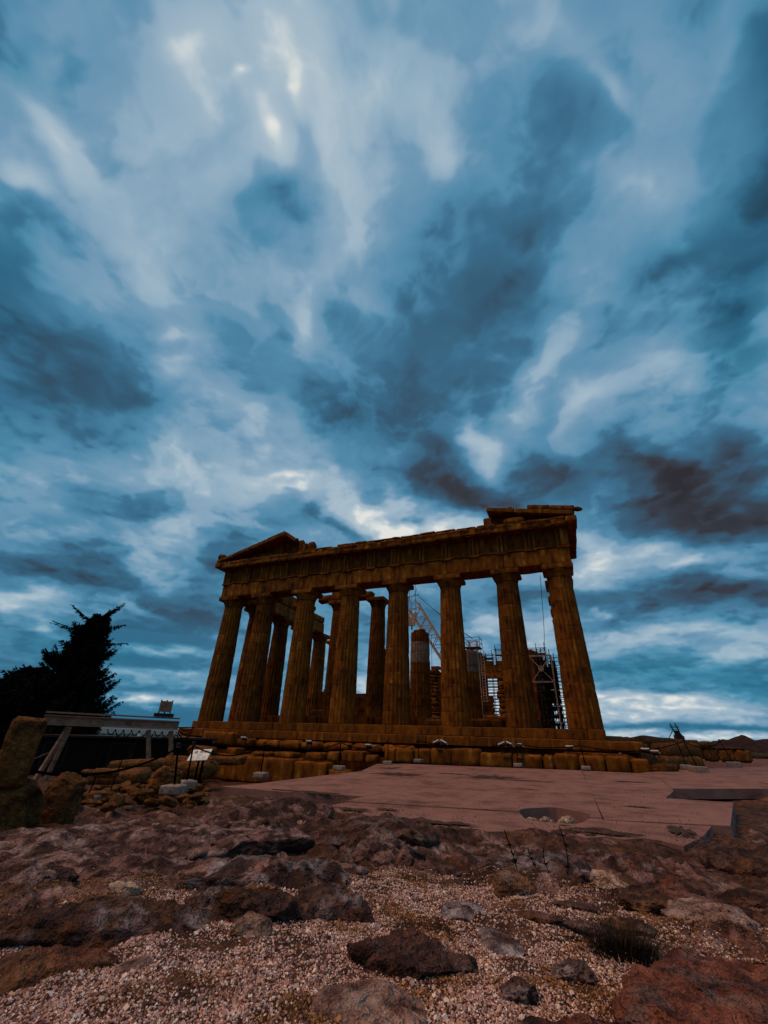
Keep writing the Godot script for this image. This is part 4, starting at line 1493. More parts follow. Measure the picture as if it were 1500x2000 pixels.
func build_cella() -> void:
	var rag := noise(99, 0.35, 3)
	# the far cross wall with its tall doorway
	wall_run("cella_wall", -9.3, 1.4, -47.0, 0.7, func(x: float) -> float: return 9.4 + 2.2 * rag.get_noise_1d(x * 3.0) + 0.25 * (x + 9.3) if x > -8.7 else 5.0)
	wall_run("cella_wall", 3.1, 11.2, -47.0, 0.7, func(x: float) -> float: return 11.2 + 0.8 * rag.get_noise_1d(x * 5.0))
	wall_run("cella_wall", -2.6, 3.3, -47.0, 8.5, func(x: float) -> float: return 11.0 + 0.9 * rag.get_noise_1d(x * 4.0 + 30.0))
	wall_run("cella_wall", -2.4, 3.1, -46.6, 0.7, func(_x: float) -> float: return 2.9)
	part("lintel_beam", block(Vector3(7.6, 0.8, 1.0), 0.05, 850, Vector3i(8, 2, 2)), M.marble_2, temple, at(0.4, 8.75, -46.2))
	# the long side walls: the northern one still high, the southern low and broken
	wall_run("cella_wall", -46.4, -13.0, 10.6, 0.7, func(z: float) -> float: return 6.9 - (z + 13.0) * 0.115 + 0.7 * rag.get_noise_1d(z), true)
	wall_run("cella_wall", -46.4, -12.0, -10.4, 0.7, func(z: float) -> float: return 2.9 + 0.8 * rag.get_noise_1d(z), true)
	wall_run("cella_wall", -10.0, -3.6, -13.0, 0.0, func(_x: float) -> float: return 3.1)
	# the ragged stub and the stacked piers, stone by stone
	var p := holder("broken_pier", temple)
	for e in [[-3.6, -13.0, 7.0, 1.15], [-7.2, -44.5, 9.6, 1.9], [4.0, -44.8, 8.2, 1.5], [9.4, -18.0, 6.4, 1.5], [-8.6, -11.0, 2.6, 1.6]]:
		var y := 0.7
		var k := 0
		while y < e[2]:
			var h := rng.randf_range(0.45, 0.8)
			var w: float = e[3] * rng.randf_range(0.75, 1.15)
			part("pier_stone", boulder(Vector3(w, h * 1.05, e[3]), 860 + k + int(e[2] * 7.0), 8, 0.12, 0.85), M["marble_%d" % [1, 3][k % 2]], p, at(e[0] + rng.randf_range(-0.18, 0.18), y + h * 0.5, e[1], rng.randf_range(-0.2, 0.2)))
			y += h
			k += 1
	# blocks lying inside on the floor
	var spots := [[1.6, -12.0, 1.9, 1.0, 1.2, 3], [4.6, -12.5, 2.2, 1.3, 1.2, 1], [7.6, -12.3, 2.4, 1.2, 1.2, 3], [4.3, -4.4, 2.0, 0.55, 0.9, 0], [7.9, -4.2, 2.2, 0.6, 0.9, 1], [8.5, -15.0, 1.6, 1.5, 1.3, 3], [3.9, -20.5, 1.6, 2.2, 1.4, 1], [-9.2, -10.0, 1.8, 1.4, 1.3, 3], [-0.8, -11.0, 1.6, 0.9, 1.2, 1]]
	var k := 0
	var words := ["dark squared block on the temple floor behind the middle columns", "largest squared block on the temple floor right of the crane foot", "long low block on the temple floor behind the seventh column", "low pale block lying on the porch step between fifth and sixth columns", "low brown block lying on the porch step between sixth and seventh columns", "dark tall block at the foot of the right side wall", "tall upright block beside the crane mast", "dark block between the second and third columns, against the porch", "squat block in front of the broken pier"]
	for s in spots:
		var o := part("fallen_block", block(Vector3(s[2], s[3], s[4]), 0.06, 880 + k, Vector3i(5, 3, 3)), marble(s[5]), self, at(s[0], s[3] * 0.5 + (0.0 if s[1] > -5.0 else 0.02), s[1], rng.randf_range(-0.15, 0.15)))
		tag(o, words[k], "stone block", "blocks lying inside the temple")
		k += 1
	var pal := thing("stacked_new_blocks", "short stack of pale cut marble slabs below the far doorway", "stone stack", Vector3(3.4, 2.1, -30.0))
	for i in 5:
		part("marble_slab", block(Vector3(2.5, 0.42, 1.4), 0.02, 895 + i, Vector3i(3, 1, 2)), M.marble_2, pal, at(0.05 * (i % 2), 0.24 + 0.45 * i, 0))
	part("plinth_block", block(Vector3(3.2, 2.1, 2.0), 0.05, 902, Vector3i(4, 3, 3)), M.marble_3, pal, at(0, -1.05, 0))
	var wrapped := part("wrapped_load", boulder(Vector3(2.3, 2.2, 1.6), 905, 12, 0.12, 0.6), M.dark_wall, self, at(2.9, 6.0, -28.0))
	tag(wrapped, "dark wrapped stone load hanging beside the crane mast above pale slabs", "load")


func build_hoist() -> void:
	# the upright hoist frame: a square braced steel frame with a round plate, on two slanting posts
	var t := thing("hoist_frame", "square steel frame with crossed braces and round centre plate between seventh and eighth columns", "frame", Vector3(12.1, 0, -6.0))
	var a := Acc.new()
	var c := [Vector3(-0.83, 5.2, 0), Vector3(0.83, 5.2, 0), Vector3(0.83, 3.3, 0), Vector3(-0.83, 3.3, 0)]
	for i in 4:
		a.bar(c[i], c[(i + 1) % 4], 0.11)
	part("frame", a.mesh(), M.white_paint, t)
	for i in [0, 1]:
		var b := Acc.new()
		b.bar(c[i] * 0.97 + Vector3(0, 0.13, 0), c[i + 2] * 0.97 + Vector3(0, 0.1, 0), 0.06)
		part("brace", b.mesh(), M.white_paint, t, at(0, 0, 0.02 * i))
	var d := CylinderMesh.new()
	d.top_radius = 0.21
	d.bottom_radius = 0.21
	d.height = 0.08
	part("centre_plate", d, M.white_paint, t, at(0, 4.25, 0.09, 0, PI / 2))
	for s in [-1, 1]:
		var b := Acc.new()
		b.bar(Vector3(0.80 * s, 3.3, 0), Vector3(0.84 * s, 0.02, 0.1), 0.10)
		part("post", b.mesh(), M.white_paint, t)
	var hose := part("hanging_cable", cable_mesh(Vector3(13.1, 10.4, -2.2), Vector3(12.3, 6.4, -11.0), 0.02, 1.1), M.rope, self)
	tag(hose, "thin dark cable hanging from the architrave between seventh and eighth columns", "cable")


func cable_mesh(a: Vector3, b: Vector3, r: float, sag: float, sides := 5) -> ArrayMesh:
	var pts := PackedVector3Array()
	for i in 17:
		var t := i / 16.0
		pts.append(a.lerp(b, t) - Vector3.UP * sag * 4.0 * t * (1.0 - t))
	var acc := Acc.new()
	acc.tube(pts, r, sides)
	return acc.mesh()


func truss(p: Vector3, q: Vector3, w0: float, w1: float, bays: int, chord: float, lace: float) -> ArrayMesh:
	# a square lattice boom: four chords and zigzag lacing on each side
	var a := Acc.new()
	var z := (q - p).normalized()
	var side := z.cross(Vector3.UP if absf(z.y) < 0.95 else Vector3.RIGHT).normalized()
	var up := side.cross(z).normalized()
	var cs := [Vector2(-1, -1), Vector2(1, -1), Vector2(1, 1), Vector2(-1, 1)]
	for k in 4:
		a.bar(p + (side * cs[k].x + up * cs[k].y) * w0 * 0.5, q + (side * cs[k].x + up * cs[k].y) * w1 * 0.5, chord)
	for i in bays:
		for k in 4:
			var t0 := float(i) / bays
			var t1 := float(i + 1) / bays
			var m := (k + 1) % 4
			if i % 2:
				var sw := m
				m = k
				k = sw
			var wa := lerpf(w0, w1, t0) * 0.5
			var wb := lerpf(w0, w1, t1) * 0.5
			a.bar(p.lerp(q, t0) + (side * cs[k].x + up * cs[k].y) * wa, p.lerp(q, t1) + (side * cs[m].x + up * cs[m].y) * wb, lace)
	return a.mesh()


func build_crane() -> void:
	var t := thing("derrick_crane", "pale lattice derrick crane with slanting boom standing inside the temple", "crane", Vector3.ZERO)
	var foot := Vector3(3.98, 2.6, -22.0)
	var tip := Vector3(-4.17, 15.7, -22.0)
	part("boom", truss(foot, foot.lerp(tip, 0.93), 0.8, 1.5, 20, 0.17, 0.08), M.white_paint, t)
	var head := Acc.new()
	head.bar(foot.lerp(tip, 0.93) + Vector3(-0.3, 0.2, 0.4), tip + Vector3(0, 0.1, 0.4), 0.09)
	head.bar(foot.lerp(tip, 0.93) + Vector3(-0.3, 0.2, -0.4), tip + Vector3(0, 0.1, -0.4), 0.09)
	head.bar(tip + Vector3(0, 0.1, -0.45), tip + Vector3(0, 0.1, 0.45), 0.12)
	head.bar(tip + Vector3(0, 0.1, 0), tip + Vector3(1.5, 0.35, 0), 0.1)
	head.rod(tip + Vector3(0.9, 0.3, 0), tip + Vector3(1.25, 1.2, 0), 0.03)
	part("boom_head", head.mesh(), M.white_paint, t)
	part("mast", truss(Vector3(4.1, 0.1, -22.0), Vector3(4.05, 9.8, -22.0), 0.9, 0.9, 16, 0.11, 0.05), M.white_paint, t)
	var cage := Acc.new()
	for y in [8.9, 9.45, 10.0]:
		for k in 4:
			var p := [Vector3(-1, 0, -1), Vector3(1, 0, -1), Vector3(1, 0, 1), Vector3(-1, 0, 1)]
			cage.bar(Vector3(4.05, y, -22.0) + p[k] * 0.9, Vector3(4.05, y, -22.0) + p[(k + 1) % 4] * 0.9, 0.05)
			cage.bar(Vector3(4.05, 8.9, -22.0) + p[k] * 0.9, Vector3(4.05, 10.0, -22.0) + p[k] * 0.9, 0.05)
	cage.box(at(4.05, 8.88, -22.0), Vector3(1.8, 0.06, 1.8))
	part("platform_cage", cage.mesh(), M.grey_paint, t)
	for s in [-0.25, 0.25]:
		part("boom_rope", cable_mesh(Vector3(4.05, 10.0, -22.0 + s), tip + Vector3(1.3, 0.3, s), 0.03, 0.25), M.rope, t)
		part("hoist_rope", cable_mesh(tip + Vector3(0.25 + s, 0, 0), tip + Vector3(0.35 + s * 1.3, -4.6, 0.3), 0.025, 0.0), M.rope, t)
	part("hoist_rope", cable_mesh(foot.lerp(tip, 0.62), Vector3(-1.1, 4.0, -22.0), 0.025, 0.0), M.rope, t)
	var ladder := Acc.new()
	ladder.bar(Vector3(4.9, 3.0, -21.7), Vector3(4.9, 8.6, -21.7), 0.06)
	ladder.bar(Vector3(5.25, 3.0, -21.7), Vector3(5.25, 8.6, -21.7), 0.06)
	for i in 18:
		ladder.bar(Vector3(4.9, 3.1 + 0.3 * i, -21.7), Vector3(5.25, 3.1 + 0.3 * i, -21.7), 0.04)
	part("ladder", ladder.mesh(), M.white_paint, t)
	# the lifting tackle above the white drum: a flat yoke with two raised horns
	var y := thing("lifting_yoke", "pale lifting yoke with two raised horns hanging above the half white column", "lifting yoke", Vector3(1.2, 8.35, -7.3))
	var outline := PackedVector2Array()
	for p in [[-0.28, -0.4], [0.28, -0.4], [0.36, 0.0], [0.34, 0.12], [0.52, 0.62], [0.5, 0.82], [0.36, 0.9], [0.24, 0.78], [0.16, 0.36], [-0.16, 0.36], [-0.24, 0.78], [-0.36, 0.9], [-0.5, 0.82], [-0.52, 0.62], [-0.34, 0.12], [-0.36, 0.0]]:
		outline.append(Vector2(p[0], p[1]))
	var plate := CSGPolygon3D.new()
	plate.polygon = outline
	plate.depth = 0.16
	plate.material = M.white_paint
	plate.name = "yoke_plate"
	plate.position = Vector3(0, 0.5, 0)
	y.add_child(plate)
	var rod := Acc.new()
	rod.rod(Vector3(0, -0.25, -0.08), Vector3(0, 0.15, -0.08), 0.07, 8)
	part("eye_bolt", rod.mesh(), M.dark_iron, y)
	for s in [-1, 1]:
		part("sling_rope", cable_mesh(Vector3(0.4 * s, 1.35, -0.08), Vector3(0.2 * s, 5.2, -0.5), 0.02, 0.0), M.rope, y)


func scaffold_mesh(w: float, h: float, d: float, nx: int, ny: int, r: float, sd: int, sheets := 0.0) -> Array:
	var poles := Acc.new()
	var boards := Acc.new()
	var rr := RandomNumberGenerator.new()
	rr.seed = sd
	for i in nx + 1:
		for k in 2:
			var x := w * i / nx
			poles.rod(Vector3(x, 0, d * k), Vector3(x, h + rr.randf_range(0.1, 0.9), d * k), r, 5)
	for j in ny + 1:
		var y := h * j / ny
		for k in 2:
			poles.rod(Vector3(-0.3, y, d * k), Vector3(w + 0.3, y, d * k), r, 5)
			if j:
				poles.rod(Vector3(-0.3, y - h / ny * 0.5, d * k), Vector3(w + 0.3, y - h / ny * 0.5, d * k), r * 0.8, 5)
		for i in nx + 1:
			poles.rod(Vector3(w * i / nx, y, 0), Vector3(w * i / nx, y, d), r, 5)
		if j and j < ny:
			boards.box(at(w * 0.5, y - 0.06, d * 0.5), Vector3(w, 0.05, d * 0.9))
	for i in nx:
		for j in ny:
			if rr.randf() < sheets:
				boards.box(at(w * (i + 0.5) / nx, h * (j + 0.5) / ny, d * rr.randf_range(0.2, 0.9)), Vector3(w / nx * rr.randf_range(0.6, 1.0), h / ny * rr.randf_range(0.5, 1.0), 0.03))
			if rr.randf() < 0.5:
				poles.rod(Vector3(w * i / nx, h * j / ny, d), Vector3(w * (i + 1) / nx, h * (j + 1) / ny, d), r * 0.8, 5)
	return [poles.mesh(), boards.mesh()]


func build_scaffolds() -> void:
	var spec := [
		["scaffold_in_doorway", "tube scaffold filling the tall far doorway against the sky", -2.4, 0.7, -49.5, 5.6, 8.5, 1.2, 5, 9, 0.05],
		["scaffold_on_wall", "scaffold rails along the top of the far cross wall", 3.2, 11.3, -47.6, 8.0, 1.7, 1.2, 6, 2, 0.05],
		["scaffold_on_wall", "scaffold rails above the far doorway lintel", -3.0, 11.0, -47.6, 5.6, 1.3, 1.2, 5, 2, 0.05],
		["scaffold_tower", "tall scaffold tower between the right side wall and the corner column", 11.75, 0.05, -16.0, 1.3, 5.6, 6.0, 4, 9, 0.035],
	]
	for s in spec:
		var t := thing(s[0], s[1], "scaffold", Vector3(s[2], s[3], s[4]))
		var m := scaffold_mesh(s[5], s[6], s[7], s[8], s[9], s[10], int(s[4] * -7.0), 0.75 if s[0] == "scaffold_tower" else 0.0)
		part("poles", m[0], M.scaffold, t)
		part("boards", m[1], M.scaffold, t)

# ---------------------------------------------------------------- left and right of the temple
func set_on(x: float, z: float, lift := 0.0) -> Vector3:
	return Vector3(x, ground_height(x, z) + lift, z)


func stone(called: String, label: String, category: String, size: Vector3, x: float, y: float, z: float, sd: int, mat: Material, boxy := 0.7, turn := 0.0, tilt_x := 0.0, tilt_z := 0.0, group := "", rough := 0.15, n := 12) -> MeshInstance3D:
	# y is the height of its underside
	var m := block(size, clampf(size.y * 0.11, 0.02, 0.08), sd, Vector3i(8, 5, 5)) if boxy >= 0.75 else boulder(size, sd, n, rough, boxy)
	var o := part(called, m, mat, self, at(x, y + size.y * 0.5, z, turn, tilt_x, tilt_z))
	tag(o, label, category, group)
	return o


func stony(k: int) -> Material:
	return M["stone_%d" % k]


func build_surroundings() -> void:
	build_gantry()
	build_trees()
	build_shed()
	build_left_stones()
	build_right_stones()


func build_gantry() -> void:
	var t := thing("gantry_crane", "pale steel gantry crane beam on slanting legs in front of the dark tree", "gantry crane", Vector3.ZERO)
	var a := Vector3(-11.5, -0.45, 14.4)
	var b := Vector3(-7.5, -0.5, 9.3)
	var d := (b - a).normalized()
	var beam := Acc.new()
	beam.bar(a, b, 0.10, 0.36)
	beam.bar(a + Vector3(0, 0.21, 0), b + Vector3(0, 0.21, 0), 0.34, 0.05)
	beam.bar(a - Vector3(0, 0.21, 0), b - Vector3(0, 0.21, 0), 0.34, 0.05)
	part("beam", beam.mesh(), M.gantry_paint, t)
	var rail := Acc.new()
	rail.bar(a + Vector3(0, 0.36, 0), b + Vector3(0, 0.36, 0), 0.10, 0.08)
	part("rail", rail.mesh(), M.gantry_paint, t)
	for f in [0.2, 0.75, 0.93]:
		var p := a.lerp(b, f) - Vector3(0, 0.28, 0)
		var side := d.cross(Vector3.UP)
		for s in ([-1.0, -0.45] if f < 0.3 else [1.0]):
			var leg := Acc.new()
			var q: Vector3 = p + side * 0.2 + d * s * 0.75
			leg.bar(p + d * 0.12 * s, Vector3(q.x, ground_height(q.x, q.z), q.z), 0.17)
			part("leg", leg.mesh(), M.gantry_paint, t)
		if f < 0.3:
			var rungs := Acc.new()
			for i in 3:
				var u := 0.25 + 0.25 * i
				var base := Vector3(p.x, -2.9, p.z)
				rungs.bar(p.lerp(base, u) - d * (0.12 + 0.66 * u), p.lerp(base, u) - d * (0.05 + 0.3 * u), 0.07)
			rungs.bar(p.lerp(Vector3(p.x, -2.9, p.z), 0.55) - d * 0.6, p - Vector3(0, 1.9, 0) - d * 1.9, 0.06)
			part("leg_brace", rungs.mesh(), M.gantry_paint, t)
	var box := Acc.new()
	box.box(Transform3D(Basis.looking_at(d, Vector3.UP), a.lerp(b, 0.86) + Vector3(0, 0.95, 0)), Vector3(0.5, 0.55, 0.62))
	part("motor_box", box.mesh(), M.gantry_paint, t)
	var cradle := Acc.new()
	for s in [-0.3, 0.0, 0.3]:
		cradle.bar(a.lerp(b, 0.86) + d * s + Vector3(0, 0.4, 0), a.lerp(b, 0.86) + d * s + Vector3(0, 1.3, 0), 0.05)
	cradle.bar(a.lerp(b, 0.78) + Vector3(0, 0.5, 0), a.lerp(b, 0.94) + Vector3(0, 0.5, 0), 0.3, 0.18)
	part("motor_cradle", cradle.mesh(), M.dark_iron, t)
	var fest := Acc.new()
	for i in 9:
		var p0 := a.lerp(b, 0.46 + 0.06 * i) - Vector3(0, 0.32, 0)
		var p1 := a.lerp(b, 0.52 + 0.06 * i) - Vector3(0, 0.32, 0)
		var pts := PackedVector3Array()
		for k in 9:
			var u := k / 8.0
			pts.append(p0.lerp(p1, u) - Vector3(0, 4.0 * u * (1.0 - u) * (0.26 + 0.05 * (i % 3)), 0))
		fest.tube(pts, 0.028, 5)
	for i in 4:
		var pts := PackedVector3Array()
		for k in 9:
			var u := k / 8.0
			pts.append(b + d * (0.1 + 0.75 * u) + Vector3(0, -0.1 - 0.12 * i - 4.0 * u * (1.0 - u) * (0.15 + 0.07 * i), 0.04 * i))
		fest.tube(pts, 0.03, 5)
	fest.bar(b + Vector3(0, -0.1, 0), b + d * 0.85 + Vector3(0, -0.05, 0), 0.06)
	part("cable_loops", fest.mesh(), M.rope, t)
	var text := TextMesh.new()
	text.text = "10t"
	text.font_size = 32
	text.pixel_size = 0.0085
	text.depth = 0.01
	var face := Basis(d, Vector3.UP, d.cross(Vector3.UP).normalized())
	part("load_marking", text, M.dark_iron, t, Transform3D(face, a.lerp(b, 0.6) + d.cross(Vector3.UP) * 0.056))


func build_trees() -> void:
	# a tall conifer with a crooked, half-bare top and a lower spreading one beside it
	conifer("conifer_tree", "tall black conifer with a crooked leaning top beyond the gantry crane", Vector3(-21.3, -3.4, 7.2), 10.9, 4.8, 11, 0.4)
	conifer("conifer_tree", "lower spreading dark conifer at the left edge beside the tall one", Vector3(-22.0, -3.4, 9.6), 6.3, 6.8, 12, 0.0)


func conifer(called: String, label: String, foot: Vector3, high: float, wide: float, sd: int, crook: float) -> void:
	var t := thing(called, label, "tree", foot, 0, "dark conifers left of the temple")
	var rr := RandomNumberGenerator.new()
	rr.seed = sd
	var trunk := Acc.new()
	var pts := PackedVector3Array()
	var aside := Vector3(0.5, 0, -0.85)                       # the way the top leans
	for i in 9:
		var u := i / 8.0
		pts.append(aside * crook * 1.9 * pow(u, 4.0) + Vector3(0, high * u, 0))
	for i in 8:
		trunk.tube(PackedVector3Array([pts[i], pts[i + 1]]), 0.28 * (1.05 - i / 8.0), 8)
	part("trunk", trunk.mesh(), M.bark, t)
	var limbs := Acc.new()
	var xs: Array[Transform3D] = []
	var count := 900 if crook > 0.0 else 760
	for b in count:
		var u := rr.randf() * 0.985
		var az := rr.randf() * TAU
		var shape := pow(1.0 - u, 0.85) * (0.85 + 0.22 * sin(u * 31.0 + az)) if crook > 0.0 else 1.0 - u
		var reach := (wide * shape + 0.22) * (rr.randf_range(0.55, 1.0) if rr.randf() < 0.8 else rr.randf_range(0.9, 1.2))
		if u < 0.3:
			reach *= 0.72 + u
		var k0 := int(u * 8.0)
		var p0 := pts[k0].lerp(pts[mini(k0 + 1, 8)], u * 8.0 - k0)
		var dir := Vector3(cos(az), 0.0, sin(az))
		var lift := lerpf(-0.12, 0.5, u) + rr.randf_range(-0.12, 0.12)
		var bend := PackedVector3Array()
		for k in 6:
			var f := k / 5.0
			bend.append(p0 + dir * reach * f + Vector3(0, reach * (lift * f - 0.3 * f * (1.0 - f) + 0.22 * f * f * f), 0))
		limbs.tube(bend, 0.03, 4)
		for s in int(reach * 16.0) + 5:
			var f := sqrt(rr.randf()) * 1.0
			var k := mini(int(f * 5.0), 4)
			needle_spray(xs, rr, bend[k].lerp(bend[k + 1], f * 5.0 - k), dir, (1.15 - 0.75 * f) * rr.randf_range(0.6, 1.1))
	# the top: a few long leaning shoots, ragged at the ends
	for e in ([[1.0, 1.0, 0.75, 1.5], [0.93, -1.0, 0.35, 2.3], [0.86, -1.0, 0.05, 2.9], [0.90, 1.0, 0.10, 1.9], [0.80, 1.0, -0.05, 2.7], [0.84, 0.5, 0.5, 1.3]] if crook > 0.0 else []):
		var kk := mini(int(e[0] * 8.0), 7)
		var p0: Vector3 = pts[kk].lerp(pts[kk + 1], e[0] * 8.0 - kk)
		var out := (aside * signf(e[1]) + Vector3(0, e[2], 0)).normalized()
		var tip: Vector3 = p0 + out * e[3] + Vector3(0, 0.35, 0)
		limbs.tube(PackedVector3Array([p0, p0.lerp(tip, 0.5) - Vector3(0, 0.12, 0), tip]), 0.03, 4)
		for s in 60:
			var f := rr.randf()
			needle_spray(xs, rr, p0.lerp(tip, f) - Vector3(0, 0.5 * f * (1.0 - f), 0), out, (0.95 - 0.6 * f) * rr.randf_range(0.6, 1.0))
	part("limb", limbs.mesh(), M.bark, t)
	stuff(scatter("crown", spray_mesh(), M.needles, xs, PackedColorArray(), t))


func needle_spray(xs: Array[Transform3D], rr: RandomNumberGenerator, p: Vector3, dir: Vector3, s: float) -> void:
	var out := (dir + Vector3(rr.randf_range(-0.8, 0.8), rr.randf_range(-0.75, 0.25), rr.randf_range(-0.8, 0.8))).normalized()
	xs.append(Transform3D(Basis.looking_at(out, Vector3.UP).scaled(Vector3.ONE * s) * Basis(Vector3.BACK, rr.randf() * TAU), p + Vector3(rr.randf_range(-0.1, 0.1), rr.randf_range(-0.12, 0.06), rr.randf_range(-0.1, 0.1))))


func spray_mesh() -> ArrayMesh:
	# a drooping fan of needle-clad twigs, pointing along -z
	var a := Acc.new()
	var rr := RandomNumberGenerator.new()
	rr.seed = 4
	for k in 7:
		var an := (k - 3) * 0.26 + rr.randf_range(-0.08, 0.08)
		var l := 0.62 - absf(k - 3) * 0.09 + rr.randf_range(-0.08, 0.08)
		var dir := Vector3(sin(an), rr.randf_range(-0.2, 0.1), -cos(an))
		var s := dir.cross(Vector3.UP).normalized() * 0.04
		var m := dir * l * 0.45
		a.quad(Vector3.ZERO, m + s, dir * l, m - s)
		var s2 := Vector3.UP * 0.035
		a.quad(Vector3.ZERO, m + s2, dir * l, m - s2)
	return a.mesh()


func build_shed() -> void:
	var t := thing("site_shed", "long low dark site hut with flat roof behind the gantry crane legs", "hut", Vector3.ZERO)
	var bs := Basis(Vector3.UP, 1.05)
	var w := Acc.new()
	w.box(Transform3D(bs, Vector3(-14.2, -2.35, 7.2)), Vector3(11.0, 2.1, 3.0))
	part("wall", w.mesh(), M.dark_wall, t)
	var r := Acc.new()
	r.box(Transform3D(bs, Vector3(-14.2, -1.24, 7.2)), Vector3(11.5, 0.12, 3.5))
	part("roof", r.mesh(), M.dark_iron, t)
	for i in 3:
		var f := Acc.new()
		var c := Vector3(-14.2, -2.2, 7.2) + bs * Vector3(-3.6 + 3.4 * i, 0, 1.52)
		for e in [[-0.55, 0.0, 0.06, 1.3], [0.55, 0.0, 0.06, 1.3], [0.0, 0.62, 1.16, 0.06], [0.0, -0.62, 1.16, 0.06]]:
			f.box(Transform3D(bs, c + bs * Vector3(e[0], e[1], 0)), Vector3(e[2], e[3], 0.06))
		part("window_frame", f.mesh(), M.bark, t)
	var lamp := thing("thin_lamp_pole", "thin bent pole with small white head before the dark hut", "pole", set_on(-4.6, 14.6))
	var p := Acc.new()
	p.tube(PackedVector3Array([Vector3.ZERO, Vector3(0.02, 0.9, 0), Vector3(0.12, 1.7, 0), Vector3(0.26, 2.05, 0.0)]), 0.02, 5)
	part("pole", p.mesh(), M.grey_paint, lamp)
	var h := Acc.new()
	h.box(at(0.28, 2.08, 0), Vector3(0.14, 0.1, 0.12))
	part("lamp_head", h.mesh(), M.lamp_hood, lamp)


func build_left_stones() -> void:
	var slab := part("tall_marble_slab", block(Vector3(0.42, 0.86, 0.26), 0.022, 21, Vector3i(8, 16, 5)), M.stone_1, self, at(6.52, -1.05, 26.1, 1.0, 0.0, -0.02))
	tag(slab, "tall weathered marble slab leaning upright at the left edge", "stone slab")
	stone("marble_block", "broad weathered block behind the tall leaning slab, cut off by the photo's left edge", "stone block", Vector3(1.3, 1.25, 0.8), 4.1, -2.45, 25.2, 22, M.stone_1, 0.9, 0.5, 0, 0, "", 0.1)
	stone("marble_block", "low flat-topped block under the tall leaning slab, dark below", "stone block", Vector3(1.0, 0.75, 0.7), 6.35, -2.15, 26.0, 23, M.stone_3, 0.88, 1.0)
	stone("broken_drum", "dark broken fluted stump right of the tall leaning slab", "column stump", Vector3(0.48, 0.86, 0.48), 6.38, -2.2, 25.15, 24, M.stone_3, 0.6, 0.2, 0, 0, "", 0.2, 22)
	stone("dark_rock", "dark rough rock under the tall slab at the lower left edge", "rock", Vector3(0.7, 0.5, 0.6), 6.6, -2.3, 26.15, 25, M.stone_3, 0.4, 0.9, 0, 0, "", 0.3, 16)
	stone("broken_drum", "orange broken drum with pale split top beside the front left fence post", "column stump", Vector3(0.66, 0.86, 0.66), 4.5, -2.3, 21.3, 26, M.stone_2, 0.6, 0.3, 0, 0, "", 0.24, 22)
	# the bank of rubble between the slab and the temple
	var rows := [
		["wide flat block with pale top in the middle of the rubble bank", 1.5, 0.34, 0.9, 1.0, 0.62, 19.6, 2, 0.85],
		["long low slab lying behind the flat pale block", 1.9, 0.4, 0.8, -1.4, 0.68, 16.9, 0, 0.85],
		["big rounded block at the back of the rubble bank, below the gantry's right leg", 2.6, 0.95, 1.2, -5.2, 0.55, 10.2, 2, 0.75],
		["small tilted block in front of the big rounded block", 1.2, 0.5, 0.9, -2.2, 0.75, 12.4, 0, 0.7],
		["angular block left of the info board, half way up the bank", 1.2, 0.55, 0.8, 0.2, 0.6, 15.8, 4, 0.75],
		["tilted slab leaning at the corner of the temple steps", 1.7, 0.42, 0.9, -4.2, 1.15, 8.4, 2, 0.85],
		["squared block under the bottom step at the temple's left corner", 1.9, 0.6, 1.0, -9.4, 1.55, 4.9, 0, 0.85],
		["long block beyond the temple's left corner", 2.4, 0.55, 1.1, -12.2, 1.45, 4.4, 1, 0.85],
		["small cube of pale stone in the hollow left of the orange drum", 0.45, 0.34, 0.4, 3.6, 0.05, 20.2, 2, 0.8],
		["thin pinkish slab sloping right of the two left fence posts", 1.6, 0.14, 0.5, 3.2, 0.05, 19.4, 4, 0.9],
		["longest thin slab lying just left of the orange drum", 1.9, 0.13, 0.45, 3.7, 0.02, 20.6, 2, 0.9],
		["brown broken block at the left of the rubble bank, near the dark stump", 1.0, 0.4, 0.7, 3.4, 0.22, 22.2, 0, 0.7],
		["pale thin slab on top of the low block behind the dark stump", 0.6, 0.09, 0.4, 4.6, 0.62, 23.2, 2, 0.9],
		["small pale block resting on the rubble behind the dark stump", 0.5, 0.16, 0.35, 3.8, 0.62, 22.4, 2, 0.9],
	]
	var k := 0
	for e in rows:
		var y: float = ground_height(e[4], e[6]) + e[5] - e[2] * 0.15
		stone("rubble_block", e[0], "stone block", Vector3(e[1], e[2], e[3]), e[4], y - (e[5] if e[5] < 0.3 else 0.0), e[6], 40 + k, stony(e[7]), e[8], rng.randf_range(-0.2, 0.9), rng.randf_range(-0.05, 0.05), rng.randf_range(-0.08, 0.08), "loose blocks of the rubble bank", 0.14, 10)
		k += 1
	# small rubble that carries them
	var mesh_a := block(Vector3(1.0, 0.45, 0.75), 0.11, 61, Vector3i(4, 3, 4))
	var xs: Array[Transform3D] = []
	for i in 760:
		var t := rng.randf()
		var x := lerpf(5.4, -11.0, t) + rng.randf_range(-1.3, 1.3)
		var z := lerpf(23.6, 5.2, t) + rng.randf_range(-1.6, 1.6)
		var s := rng.randf_range(0.12, 0.55) * lerpf(0.7, 1.6, t)
		var pile := rng.randf_range(-0.15, 0.55) * (0.4 + t)
		xs.append(Transform3D(Basis.from_euler(Vector3(rng.randf_range(-0.4, 0.4), rng.randf() * TAU, rng.randf_range(-0.4, 0.4))).scaled(Vector3(s, s * rng.randf_range(0.5, 1.0), s)), set_on(x, z, pile)))
	stuff(scatter("rubble", mesh_a, M.stone_1, xs))


